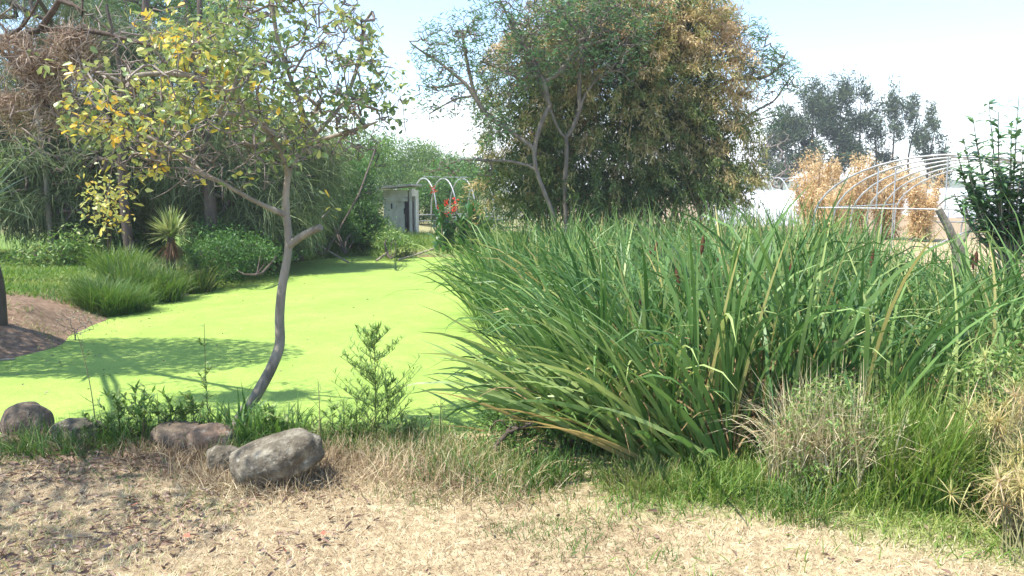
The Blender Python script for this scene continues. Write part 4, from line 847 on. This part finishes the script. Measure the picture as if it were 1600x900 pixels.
mesquite('mesquite leaning out to the right of the bamboo with thin feathery ends',
    [([b2, *pm([(1112, 330), (1105, 280), (1090, 220), (1085, 165), (1092, 150)], Ym + 2.6)], .09, .05),
     (pm([(1090, 155), (1112, 120), (1110, 90), (1100, 60), (1095, 30)], Ym + 2.6), .035, .012),
     (pm([(1088, 170), (1120, 135), (1160, 120), (1190, 125), (1215, 110), (1230, 80)], Ym + 2.6), .035, .010),
     (pm([(1102, 230), (1150, 200), (1180, 172), (1210, 160), (1228, 130), (1238, 118)], Ym + 2.6), .03, .009),
     (pm([(1104, 260), (1150, 200), (1180, 190), (1215, 178), (1235, 178)], Ym + 2.6), .025, .008)],
    [C(1200, 105, Ym + 2.6, .65, .7, .5, .8), C(1150, 70, Ym + 2.6, .8, .7, .7, .9), C(1200, 130, Ym + 2.6, .75, .6, .45, .5), C(1080, 20, Ym + 2.6, 1, .8, .5, .6), C(1235, 135, Ym + 2.6, .3, .4, .15, .15), C(1190, 185, Ym + 2.6, .5, .4, .3, .3)], 210, b2, -.05)

# ------------------------------------------------------------------ far casuarinas at right
def far_pine(label, px, top, wpx, Y=80, group='row of tall casuarinas far right', thin=False, skirt=290):
    g = np.array([at(px, 300, Y)[0], Y, 0.]); root = thing('far_casuarina', label, 'tree', g, group)
    zt = at(px, top, Y)[2]; w = wpx / F * Y / 2; t = Tree(20000)
    t.path([g + [0, 0, -.3], g + [rng.normal() * .2, 0, zt * .5], g + [rng.normal() * .3, 0, zt]], .17, .03, .6)
    A = []
    nb = 9 if thin else 16
    for k in range(nb):
        z = zt * rng.uniform(.32, .97); rr_ = w * (1 - .65 * (z / zt - .3)) * rng.uniform(.35, .95); a = rng.uniform(0, 6.28)
        A.append(ellip((g[0] + math.cos(a) * rr_, g[1] + math.sin(a) * rr_, z), (w * .33, w * .33, zt * .07), 12 if thin else 14, .2))
    A = np.concatenate(A + [g + np.array([0, 0, zt]) + rng.normal(size=(14, 3)) * [w * .15, w * .15, .6]])
    t.grow(A, .6, .2, .2, lo=max(2, int(t.n * .28)), sag=-.1); t.finish(.012, .45, .07)
    mt = MB(); t.mesh(mt, mt, 6, 3); mt.build('trunk', M['dark_bark'], root)
    tp = t.P[np.array(t.tips)]; k = 42 if thin else 50; P = np.repeat(tp, k, 0); P = P + rng.normal(size=P.shape) * [w * .10 + .15, w * .10 + .15, .35]; n = len(P)
    ml = MB(); blades(ml, P, rng.uniform(0, 6.28, n), rng.uniform(.3, .65, n), .075, rng.uniform(0, 1.6, n), rng.uniform(.2, 1.4, n), n=2, tint=rng.uniform(0, 1, n), roll=rng.uniform(0, 3, n), shape=4)
    ml.build('foliage', M['pine'], root)
far_pine('broad dark casuarina at the left end of the far right row', 1222, 185, 75)
far_pine('tallest bushy casuarina in the far right row', 1268, 142, 85)
far_pine('dark casuarina right beside the tallest bushy one', 1308, 138, 62)
far_pine('airy casuarina just left of the gap in the far right row', 1340, 140, 48, thin=True)
far_pine('short casuarina in the middle of the far right row', 1365, 185, 42, thin=True)
far_pine('slender dark casuarina with a pointed top in the middle of the row', 1388, 152, 36, thin=True)
far_pine('slender casuarina third from the right end of the row', 1422, 166, 36, thin=True)
far_pine('small thin casuarina second from the right end of the row', 1448, 182, 32, thin=True)
far_pine('lowest casuarina at the right end of the row', 1468, 222, 36, thin=True)
# bare shrub
g = np.array([at(1215, 300, 60)[0], 60., 0.]); root = thing('bare_shrub', 'leafless grey shrub in front of the far casuarinas by the white tunnel', 'shrub', g); t = Tree()
t.path([g, g + [0, 0, 2.0]], .09, .05, .3); t.grow(np.concatenate([ellip((g[0] - .6, 60, 4), (2.2, 1.5, 2.2), 110)]), .35, .3, .3, lo=3); t.finish(.011, .45, .06); mb = MB(); t.mesh(mb, mb, 6, 3); mb.build('branches', M['twig'], root)

# ------------------------------------------------------------------ right leafy tree and forked post
def right_tree():
    g = np.array([at(1590, 300, 8.6)[0], 8.6, 0.]); g[2] = Hs(g[0], g[1])
    root = thing('leafy_tree', 'young tree with glossy dark drooping leaves at the right edge', 'tree', g); ms, ml = MB(), MB()
    shoots = [(rng.uniform(1490, 1660), rng.uniform(215, 350)) for _ in range(26)] + [(1545, 158), (1560, 175), (1520, 182), (1505, 215), (1592, 150), (1580, 190), (1500, 260), (1528, 230), (1550, 240), (1600, 230), (1490, 300), (1520, 290), (1545, 310), (1570, 290), (1640, 170), (1660, 240), (1620, 120), (1600, 320), (1570, 350), (1530, 335), (1630, 300), (1680, 320), (1515, 270), (1560, 270)]
    hub = g + np.array([-.02, 0, 1.15])
    tube(ms, [g, g + [.03, 0, .6], hub], [.05, .04, .035], 8)
    for (x, y) in shoots:
        tip = at(x, y, 8.6 + rng.uniform(-.5, .5)); mid = np.array([hub[0] * .35 + tip[0] * .65, hub[1] * .5 + tip[1] * .5, hub[2] * .55 + tip[2] * .45 - .05])
        t = np.linspace(0, 1, 14)[:, None]; Q = hub * (1 - t) ** 2 + 2 * mid * t * (1 - t) + tip * t ** 2
        tube(ms, Q, np.linspace(.016, .004, 14), 5); n = 46; s = rng.uniform(.25, 1, n) ** .8
        PP = np.stack([np.interp(s, t[:, 0], Q[:, a]) for a in range(3)], -1); a = rng.uniform(0, 6.28, n)
        blades(ml, PP, a, rng.uniform(.13, .21, n), rng.uniform(.036, .052, n), rng.uniform(.8, 1.4, n), rng.uniform(.6, 1.6, n), n=4, tint=rng.uniform(0, 1, n), shape=2.2, basew=.3, roll=rng.uniform(-.3, .3, n))
    ms.build('stems', M['bark'], root); ml.build('foliage', M['dark_leaf'], root)
right_tree()
g = at(1498, 420, 10.5); g[2] = Hs(g[0], g[1])
root = thing('forked_post', 'forked weathered trunk stump propping the pipe frame', 'post', g)
mb = MB(); tube(mb, [g + [0, 0, -.2], at(1500, 420, 10.5), at(1497, 385, 10.5), at(1492, 372, 10.5)], [.10, .09, .085, .07], 8); mb.build('trunk', M['bark'], root)
mb = MB(); tube(mb, [at(1494, 385, 10.5), at(1482, 355, 10.5), at(1466, 326, 10.5)], [.065, .055, .05], 8); mb.build('branch', M['bark'], root)
mb = MB(); tube(mb, [at(1497, 385, 10.5), at(1512, 360, 10.5), at(1520, 340, 10.5)], [.05, .04, .03], 8); mb.build('branch', M['bark'], root)

# ------------------------------------------------------------------ cattails
def cattail_leaves(mb, n, hr, lean, droop, wr, az=None, spread=.07, tint=(.0, .88), kink=.12, arch=.3):
    a = rng.uniform(0, 6.28, n) if az is None else rng.normal(az[0], az[1], n)
    off = np.stack([np.cos(a), np.sin(a), np.zeros(n)], -1) * rng.uniform(0, spread, (n, 1))
    pw = rng.uniform(1.4, 3.0, n); dr = rng.uniform(*droop, n); ar = rng.uniform(size=n) < arch; dr[ar] = rng.uniform(1.1, 2.3, ar.sum()); pw[ar] = rng.uniform(2, 3.6, ar.sum()); k = rng.uniform(size=n) < kink; pw[k] = 5; dr[k] = rng.uniform(1.6, 2.9, k.sum())
    tt = rng.uniform(*tint, n) ** 1.2; y = rng.uniform(size=n) < .06; tt[y] = rng.uniform(.88, 1, y.sum())
    blades(mb, off, a, rng.uniform(*hr, n), rng.uniform(*wr, n), rng.uniform(*lean, n), dr, n=8, power=pw, roll=rng.uniform(-1.2, 1.2, n), twist=rng.choice([-1, 1]) * .8, tint=tt, shape=3.5, basew=.7, wob=.15)
protos = {}
def proto(kind, k):
    root = thing('cattail_plant', 'x', 'cattail', (0, -40, 0)); mb = MB()
    if kind == 'up': cattail_leaves(mb, 12, (1.05, 2.15), (.0, .42), (.05, 1.2), (.020, .042))
    elif kind == 'head': cattail_leaves(mb, 11, (1.2, 2.05), (.0, .36), (.05, 1.0), (.020, .040))
    elif kind == 'lean': cattail_leaves(mb, 14, (1.1, 1.9), (.0, .62), (.5, 1.6), (.022, .046), az=(0, .8), arch=.5)
    elif kind == 'lodged': cattail_leaves(mb, 14, (.7, 1.45), (.15, .95), (.7, 1.8), (.022, .046), az=(0, 1.0), arch=.5)
    mb.build('leaves', M['cattail'], root, local=True)
    if kind == 'head':
        a = rng.uniform(0, 6.28); l = rng.uniform(.05, .18); h = rng.uniform(1.35, 1.75); d = np.array([math.cos(a) * l, math.sin(a) * l, 1.])
        mb = MB(); tube(mb, [[0, 0, 0], d * h * .5, d * h * 1.18], [.006, .005, .003], 5); mb.build('stalk', M['stem'], root, local=True)
        mb = MB(); q = np.linspace(0, 1, 8); tube(mb, [d * (h * .93 + .17 * x_) for x_ in q], [.005, .015, .017, .017, .017, .016, .012, .004], 8); mb.build('seed_head', M['cat_head'], root, local=True)
    mb = MB(); n = 9; blades(mb, rng.normal(size=(n, 3)) * [.05, .05, 0], rng.uniform(0, 6.28, n), rng.uniform(.5, 1.2, n), .016, rng.uniform(.1, .6, n), rng.uniform(.6, 2.4, n), n=5, tint=rng.uniform(0, 1, n), roll=rng.uniform(0, 3, n)); mb.build('dead_leaves', M['reed_dry'], root, local=True)
    return root
PR = {k: [proto(k, i) for i in range(c)] for k, c in (('up', 9), ('head', 5), ('lean', 8), ('lodged', 6))}
G1 = 'cattail plants of the reed bed'
LAB = {'up': 'upright green cattail plant in the thick of the reed bed', 'head': 'cattail plant carrying a brown seed head in the reed bed', 'lean': 'cattail plant leaning left at the pond side of the reed bed', 'lodged': 'bent down cattail plant at the near left fringe of the reed bed'}
bed = np.array([[-.45, 12.6], [-.5, 11.4], [.0, 10.6], [.55, 9.6], [.55, 8.2], [.45, 7.2], [.30, 6.3], [.15, 5.6], [.40, 5.05], [.95, 4.7], [1.6, 4.62], [2.3, 4.85], [3.2, 5.3], [4.2, 5.8], [5.4, 6.8], [6.4, 8.2], [5.9, 10], [6.0, 13], [6.6, 17], [5, 20], [1, 20.5], [.2, 19.5], [-.1, 16]])
def inbed(x, y): return sdist(x, y, bed) < 0
cand = []
pts = scatter(16000, -1.5, 10, 4.8, 20.5, lambda x, y: inbed(x, y) & (x < y * .68 + .5))
# poisson-like thinning with spacing growing a little with distance
sel = []
cell = {}
for p in pts[np.argsort(pts[:, 1] + rng.uniform(0, .3, len(pts)))]:
    sp = .165 + .012 * max(0, p[1] - 5)
    kx, ky = int(p[0] / .3), int(p[1] / .3); ok = True
    for ax_ in (-1, 0, 1):
        for ay_ in (-1, 0, 1):
            for q_ in cell.get((kx + ax_, ky + ay_), ()):
                if (q_[0] - p[0]) ** 2 + (q_[1] - p[1]) ** 2 < sp * sp: ok = False; break
            if not ok: break
        if not ok: break
    if ok: cell.setdefault((kx, ky), []).append(p); sel.append(p)
sel = np.array(sel); dE = -sdist(sel[:, 0], sel[:, 1], bed)
left_edge = (sel[:, 0] < sel[:, 1] * .02 + .9) & (dE < 1.1)
order = np.argsort(np.hypot(sel[:, 0], sel[:, 1]) + np.where(dE < .3, -1.2, 0)); used = set(); cnt = 0
zs = np.maximum(H(sel[:, 0], sel[:, 1]), WZ - .15)
rest = []
for i in order:
    x, y = sel[i]; le = (x < .9 + .03 * y) and dE[i] < 1.0
    front = y < 6.3 and dE[i] < .55
    if le and dE[i] < .35: kind = 'lodged' if rng.uniform() < .55 else 'lean'
    elif le: kind = 'lean' if rng.uniform() < .7 else 'up'
    elif front and x < 1.6: kind = 'lean' if rng.uniform() < .5 else 'up'
    elif front: kind = 'up'
    else: kind = 'head' if rng.uniform() < .14 else 'up'
    k = int(rng.integers(len(PR[kind])))
    rz = rng.uniform(0, 6.28) if kind in ('up', 'head') else (rng.normal(math.pi + .15, .4) if y > 6.6 else rng.normal(math.pi + .75, .45))
    sc = rng.uniform(.72, 1.1) * (.86 if (x > 2.2 and y < 7.5) else 1) * (.88 if x / y > .46 else 1) * min(1, .74 + .26 * (y - 4.3) / 1.8)
    if kind in ('up', 'head') : tl = (rng.normal(0, .06), rng.normal(.0, .06))
    else: tl = (0, 0)
    if cnt < 276:
        if (kind, k) not in used:
            o = PR[kind][k]; used.add((kind, k)); o.location = (x, y, zs[i]); o.rotation_euler = (tl[0], tl[1], rz); o.scale = (sc,) * 3
        else: o = dup(PR[kind][k], (x, y, zs[i]), rz, sc, tilt=tl)
        pxx = 800 + F * x / y; z1 = 'left' if pxx < 1010 else ('middle' if pxx < 1230 else 'right'); z2 = 'front' if y < 5.75 else ('second' if y < 6.6 else 'deeper')
        wz = {'left': 'left part', 'middle': 'middle', 'right': 'right part'}[z1]; row = {'front': 'in the front row', 'second': 'just behind the front row', 'deeper': 'deep inside'}[z2]
        LAB = {'up': f'upright green cattail {row}, {wz} of the reed bed', 'head': f'cattail with brown seed head {row}, {wz} of the reed bed', 'lean': f'cattail leaning left {row}, {wz} of the reed bed', 'lodged': f'bent down cattail {row}, {wz} of the reed bed'}
        o['label'] = LAB[kind]; o['group'] = G1 + ', ' + z2 + ' ' + z1 + {'up': '', 'head': ' with seed heads', 'lean': ' leaning over the pond', 'lodged': ' bent at the near fringe'}[kind]; cnt += 1
    else: rest.append((x, y, zs[i], rz, sc, kind))
FR = []
for k in range(3):
    r_ = thing('cattail_plant', 'x', 'cattail', (0, -40, 0)); mb = MB(); cattail_leaves(mb, 10, (.95, 1.6), (.35, 1.05), (.3, .9), (.026, .042), az=(0, .33), tint=(.45, .88), arch=.1, kink=.04); mb.build('leaves', M['cattail'], r_, local=True); FR.append(r_)
for k, (fx, fy) in enumerate(((.32, 5.35), (.55, 5.1), (.75, 4.95), (.95, 4.8), (1.15, 4.7), (.45, 5.6), (.30, 5.9), (.62, 5.4), (1.35, 4.7), (.9, 5.1), (1.05, 5.0), (.25, 6.3), (.7, 5.15), (1.25, 4.85), (.5, 5.35), (.85, 4.85))):
    rz_ = math.pi + .35 + .25 * math.sin(k * 2.3) + .05 * (fx > .8)
    o = FR[k] if k < 3 else dup(FR[k % 3], (0, 0, 0))
    o.location = (fx, fy, Hs(fx, fy)); o.rotation_euler = (0, 0, rz_); o['group'] = 'broad cattails drooping over the near bank'; o['label'] = 'broad leaved cattail plant drooping left over the dry lawn and near bank'
for kd, l_ in PR.items():
    for k, o in enumerate(l_):
        if (kd, k) not in used:
            for c_ in list(o.children): bpy.data.objects.remove(c_)
            bpy.data.objects.remove(o)
print('cattails', len(sel), 'rest', len(rest))
mb = MB(); mh = MB()
ra = np.array([r_[:5] for r_ in rest]); kk = np.array([r_[5] in ('lean', 'lodged') for r_ in rest])
for flag in (False, True):
    R_ = ra[kk == flag]; per = 11; n = len(R_) * per
    if not n: continue
    B = np.repeat(R_, per, 0); base = B[:, :3] + rng.normal(size=(n, 3)) * [.07, .07, 0]
    a = B[:, 3] + rng.normal(size=n) * .75 if flag else rng.uniform(0, 6.28, n)
    le = rng.uniform(.0, .65, n) if flag else rng.uniform(0, .34, n); tt = rng.uniform(0, .88, n); y_ = rng.uniform(size=n) < .05; tt[y_] = .95
    dr = rng.uniform(.6, 2.0, n) if flag else np.where(rng.uniform(size=n) < .35, rng.uniform(1, 2.2, n), rng.uniform(.05, .8, n)); pw = rng.uniform(1.5, 3.4, n); kq = rng.uniform(size=n) < .12; dr[kq] = rng.uniform(1.5, 2.7, kq.sum()); pw[kq] = 5
    blades(mb, base, a, rng.uniform(1.3, 2.05, n) * B[:, 4], rng.uniform(.020, .038, n), le, dr, n=6, power=pw, roll=rng.uniform(-1.2, 1.2, n), twist=.7, tint=tt, shape=3.5, basew=.7)
reeds = tag(mb.build('reed_bed', M['cattail']), 'deeper part of the green reed bed behind the nearest cattails', 'reeds', kind='stuff')

# ------------------------------------------------------------------ foreground clumps at right
def big_clump(name, label, cat, px, py, n, rad, Lr, w, mat_, **k):
    c = on(px, py); return clump(name, label, cat, c, n, rad, Lr, w, mat_, **k)
big_clump('dry_grass_clump', 'tall bleached dead grass clump in front of the reeds at lower right', 'grass clump', 1272, 764, 720, .24, (.4, .82), .006, 'straw', mat_t=(.4, 1), az=(0, 6), lean=(0, .3), droop=(-.3, 2.3))
big_clump('dry_grass_clump', 'smaller dead grass clump at the right side of the bleached one', 'grass clump', 1335, 762, 480, .20, (.4, .78), .006, 'straw', mat_t=(.4, 1), az=(0, 6), lean=(0, .3), droop=(-.3, 2.3))
shrub('weed_bush', 'loose yellow green leafy weed mixed into the tall dead grass', 'weed', on(1285, 768), [C(1270, 690, 4.35, .2, .2, .25), C(1330, 700, 4.35, .2, .2, .22), C(1300, 640, 4.4, .2, .15, .15)], 'weed', (.03, .055), (.008, .014), 2600, 70, t=(.4, 1), clump=.05, step=.08, twigr=.0015, bark='culm')
big_clump('green_grass_clump', 'yellow green grass growing up through the tall dead grass', 'grass clump', 1305, 766, 700, .34, (.15, .45), .007, 'lime', mat_t=(.3, 1), az=(0, 6), lean=(0, .5), droop=(.1, 1.5))
big_clump('green_grass_clump', 'bright lime green tall grass clump beside the dead grass', 'grass clump', 1440, 765, 2400, .38, (.3, .8), .008, 'lime', mat_t=(.3, 1), az=(0, 6), lean=(0, .5), droop=(.1, 1.2))
big_clump('green_grass_clump', 'fresh green grass clump at the foot of the dead grass', 'grass clump', 1240, 785, 700, .30, (.08, .24), .006, 'grass', lean=(0, .7), droop=(.2, 1.4))
big_clump('green_grass_clump', 'darker green grass clump below the umbrella sedge', 'grass clump', 1520, 790, 1800, .38, (.25, .6), .008, 'grass', mat_t=(.3, .9), az=(0, 6), lean=(0, .6), droop=(.1, 1.3))
big_clump('green_grass_clump', 'short green grass clump at the foot of the middle reeds', 'grass clump', 1140, 762, 900, .34, (.12, .30), .006, 'lime', az=(0, 6), lean=(0, .8), droop=(.2, 1.4))
big_clump('green_grass_clump', 'low fine green weed clump under the leaning reeds', 'grass clump', 850, 745, 700, .35, (.08, .24), .006, 'grass', mat_t=(.0, .7), lean=(0, .9), droop=(.2, 1.4))
big_clump('dry_grass_clump', 'yellowish sparse grass clump under the leaning reeds', 'grass clump', 1010, 765, 900, .35, (.1, .3), .005, 'grass', mat_t=(.5, 1), lean=(0, .9), droop=(.2, 1.4))
shrub('weed_bush', 'small leafed dark green weed filling under the leaning reeds', 'weed', on(800, 740), [C(760, 715, 4.95, .22, .2, .12), C(800, 735, 4.8, .22, .2, .12), C(810, 660, 5.5, .28, .3, .16), C(860, 690, 5.2, .35, .3, .18), C(900, 640, 5.6, .35, .3, .25)], 'weed', (.025, .05), (.008, .014), 6000, 120, t=(0, .6), clump=.05, step=.08, twigr=.0015)
shrub('weed_bush', 'light green leafy weed above the umbrella sedge at the right edge', 'weed', on(1590, 760), [C(1570, 590, 4.6, .22, .2, .16), C(1600, 630, 4.6, .25, .2, .2), C(1540, 650, 4.7, .15, .2, .2)], 'weed', (.035, .065), (.012, .02), 1800, 80, t=(.4, 1), clump=.04, step=.08, twigr=.0018, bark='culm')
def sedge(label, px, py, heads, Y):
    g = on(px, py); root = thing('umbrella_sedge', label, 'sedge', g); ms, mh = MB(), MB()
    for (x, y, br) in heads + [(x0 + rng.normal() * 22, y0 + rng.normal() * 26, b0_ + rng.normal() * .1) for x0, y0, b0_ in heads for _ in range(2) if x0 > 1540]:
        p = at(x, y, Y + rng.uniform(-.15, .15)); b = g + np.array([rng.uniform(-.12, .12), rng.uniform(-.1, .1), 0]); mid = np.array([b[0] * .75 + p[0] * .25, b[1] * .6 + p[1] * .4, (b[2] + p[2]) * .55])
        t = np.linspace(0, 1, 8)[:, None]; tube(ms, b * (1 - t) ** 2 + 2 * mid * t * (1 - t) + p * t ** 2, np.linspace(.004, .0025, 8), 4, .6); n = 34
        blades(mh, np.repeat([p], n, 0), rng.uniform(0, 6.28, n), rng.uniform(.04, .17, n), rng.uniform(.003, .007, n), rng.uniform(.3, 2.4, n), rng.uniform(-.3, 1.5, n), n=4, tint=np.clip(rng.normal(br, .15, n), 0, 1), shape=2)
    n = 420; tp = np.array([at(x, y + rng.uniform(0, 60), Y) for x, y, b in heads])[rng.integers(len(heads), size=n)] + rng.normal(size=(n, 3)) * .07; blades(mh, tp, rng.uniform(0, 6.28, n), rng.uniform(.06, .22, n), rng.uniform(.003, .006, n), rng.uniform(.3, 2.8, n), rng.uniform(-.8, 1.5, n), n=4, tint=rng.uniform(.2, 1, n), shape=2)
    ms.build('stems', M['stem'], root); mh.build('umbels', M['sedge'], root)
sedge('yellow and orange umbrella sedge heads reaching in at the right edge', 1600, 830, [(1545, 642, .45), (1570, 632, .5), (1590, 655, .7), (1600, 620, .8), (1525, 636, .4), (1560, 660, .6), (1585, 600, .3), (1620, 640, .6), (1500, 745, .95), (1512, 730, .95), (1590, 690, .8)], 4.2)
sedge('pale straw coloured umbrella sedge drooping at the lower right corner', 1595, 870, [(1580, 730, .5), (1600, 745, .5), (1560, 745, .4), (1590, 770, .6), (1570, 790, .8), (1600, 800, .85), (1550, 770, .7), (1585, 825, .9), (1610, 760, .7), (1620, 830, .9), (1560, 830, .95), (1600, 850, .95)], 3.75)

# ------------------------------------------------------------------ shoreline weeds
def weed(name, label, px, py, top, spread, nb, leaf, mat_='weed', tint=(.1, .9), bare=0, stemtint=.3, Y=None, nl=None, lean=0):  # a stem with side twigs
    g = on(px, py) if Y is None else np.array([at(px, py, Y)[0], Y, 0.]); g[2] = Hs(g[0], g[1]); h = at(px, top, g[1])[2] - g[2]
    root = thing(name, label, 'weed', g); ms, ml = MB(), MB(); tip = g + np.array([lean * h, 0, h]); mid = g + np.array([rng.normal() * .02, rng.normal() * .02, h * .5])
    Q = np.array([g * (1 - t) ** 2 + 2 * mid * t * (1 - t) + tip * t * t for t in np.linspace(0, 1, 14)]); tube(ms, Q, np.linspace(.005, .0015, 14), 5, stemtint)
    sg = [(Q, 1.)]
    for k in range(nb):
        s = rng.uniform(.12, .95); p = np.array([np.interp(s, np.linspace(0, 1, 14), Q[:, a]) for a in range(3)]); a = rng.uniform(0, 6.28); l = spread * (1.15 - s) * rng.uniform(.6, 1.2) + .03
        e = p + np.array([math.cos(a) * l, math.sin(a) * l, l * rng.uniform(.5, 1.2)]); m_ = p + (e - p) * .5 + np.array([0, 0, -.05 * l]); B = np.array([p, m_, e]); tube(ms, B, [.002, .0016, .001], 4, stemtint); sg.append((B, .6))
    for B, f in sg:
        n = int((nl or 40) * f); tq = rng.uniform(bare, 1, n); PP = np.stack([np.interp(tq, np.linspace(0, 1, len(B)), B[:, a]) for a in range(3)], -1)
        blades(ml, PP, rng.uniform(0, 6.28, n), rng.uniform(leaf[0] * .6, leaf[0], n), rng.uniform(leaf[1] * .6, leaf[1], n), rng.uniform(.3, 1.3, n), rng.uniform(0, 1.1, n), n=3, tint=rng.uniform(*tint, n), shape=2.2, basew=.35, roll=rng.uniform(-.5, .5, n))
    ms.build('stem', M['stem'], root); ml.build('foliage', M[mat_], root); return root
weed('tall_weed', 'tall feathery green weed standing alone against the duckweed', 588, 700, 508, .32, 56, (.065, .009), tint=(.2, .9))
weed('tall_weed', 'lower feathery side shoot right of the tall feathery weed', 606, 700, 600, .22, 22, (.065, .008), tint=(.2, .9))
weed('tall_weed', 'lower feathery side shoot left of the tall feathery weed', 562, 700, 610, .22, 22, (.065, .008), tint=(.1, .8))
weed('tall_weed', 'thin single stem weed with a few drooping leaves left of the trunk', 328, 690, 505, .04, 5, (.06, .02), tint=(.4, 1), bare=.2, nl=18)
weed('tall_weed', 'thin bare leaning weed stalk above the grey peaked boulder', 150, 680, 520, .10, 6, (.03, .005), tint=(.3, 1), bare=.3, stemtint=.9, lean=-.12, nl=8)
weed('tall_weed', 'short seeded weed stalk left of the feathery weed', 500, 705, 592, .05, 6, (.03, .006), tint=(.5, 1), stemtint=.8, nl=12)
weed('tall_weed', 'slim weed with fine side twigs at the foot of the leaning reeds', 690, 705, 618, .06, 12, (.03, .004), tint=(.3, 1), nl=12)
for (x, tp, lab) in ((430, 640, 'leafy weed between the trunk foot and the large boulder top'), (520, 640, 'leafy weed right of the large boulder'), (545, 655, 'low bushy weed left of the feathery weed foot'), (640, 668, 'low leafy weed right of the feathery weed'), (232, 640, 'broad low weed in front of the tall leafy weed'), (268, 625, 'leafy weed just left of the reddish boulder'), (185, 622, 'leafy weed at the left end of the shoreline weeds'), (215, 605, 'tall leafy weed in the shoreline weeds left of the flat boulder'), (250, 615, 'leafy weed growing behind the flat boulder'), (285, 640, 'bushy leafy weed behind the reddish boulder'), (170, 650, 'low leafy weed beside the grey peaked boulder'), (305, 625, 'slim leafy weed close to the single stem weed')):
    weed('leafy_weed', lab, x, 692, tp, .17, 7, (.085, .022), tint=(.3, 1), nl=20)
for (x, y, n, lab) in ((395, 690, 90, 'strap leaved lily tuft at the foot of the crooked trunk'), (450, 690, 60, 'strap leaved lily tuft behind the large boulder'), (360, 668, 40, 'small strap leaved tuft left of the trunk foot')):
    c = on(x, y); mb = MB(); tuft(mb, c, n, .14, (.16, .36), .018, lean=(.05, .6), droop=(.4, 1.6), mat_t=(0, .6)); tag(mb.build('lily_tuft', M['weed']), lab, 'plant')
c = [on(x, y) for x, y in ((480, 722), (520, 712), (560, 715), (600, 722), (640, 730), (690, 735), (740, 745), (500, 740), (340, 745), (300, 720), (250, 705), (450, 752), (660, 712), (560, 738), (780, 760), (700, 760))]
stuff_grass('dry_weeds', 'tangled dry reddish straw along the near shore behind the boulders', 'dry grass', tuftpts(c, 480, .16), (.05, .22), .004, 'straw', (0, .6), (.1, 1.4), (-.5, 1.6), 4)
stuff_grass('shore_weeds', 'low mixed green weeds along the near shore', 'weeds', tuftpts([on(x, y) for x, y in ((740, 715), (770, 735), (730, 745), (800, 755), (420, 700), (380, 700), (520, 700), (560, 698), (600, 700), (470, 700), (640, 705), (210, 690), (250, 690), (300, 680), (170, 690), (430, 690), (40, 705), (690, 722), (120, 700), (660, 700))], 420, .13), (.06, .26), .006, 'grass', (.1, 1), (.1, 1.1), (-.2, 1.4), 4)
# dead shrublet on the soil bank
g = on(118, 535); root = thing('dead_shrub', 'small wiry dead shrub on the bare soil bank', 'shrub', g); t = Tree(); t.path([g, g + [0, 0, .12]], .008, .005, .04); t.grow(ellip(g + [0, 0, .28], (.28, .2, .2), 90, .2), .06, .3, .3, lo=1); t.finish(.0018, .4, .01); mb = MB(); t.mesh(mb, mb, 4, 3); mb.build('branches', M['twig'], root)
mb = MB(); tp = t.P[t.tips]; leaves(mb, tp, rdir(len(tp)), .03, .015, .9); mb.build('foliage', M['straw'], root)

# ------------------------------------------------------------------ the air
mb = MB(); box(mb, (0, 150, 24), (520, 330, 52)); m = bpy.data.materials.new('air'); m.use_nodes = True
nn = m.node_tree.nodes; nn.remove(nn['Principled BSDF']); pv = nn.new('ShaderNodeVolumePrincipled'); pv.inputs['Color'].default_value = (.93, .95, .97, 1)
pv.inputs['Density'].default_value = .0011; pv.inputs['Anisotropy'].default_value = .2; m.node_tree.links.new(pv.outputs[0], nn['Material Output'].inputs['Volume'])
tag(mb.build('haze', m, smooth=False), kind='stuff')
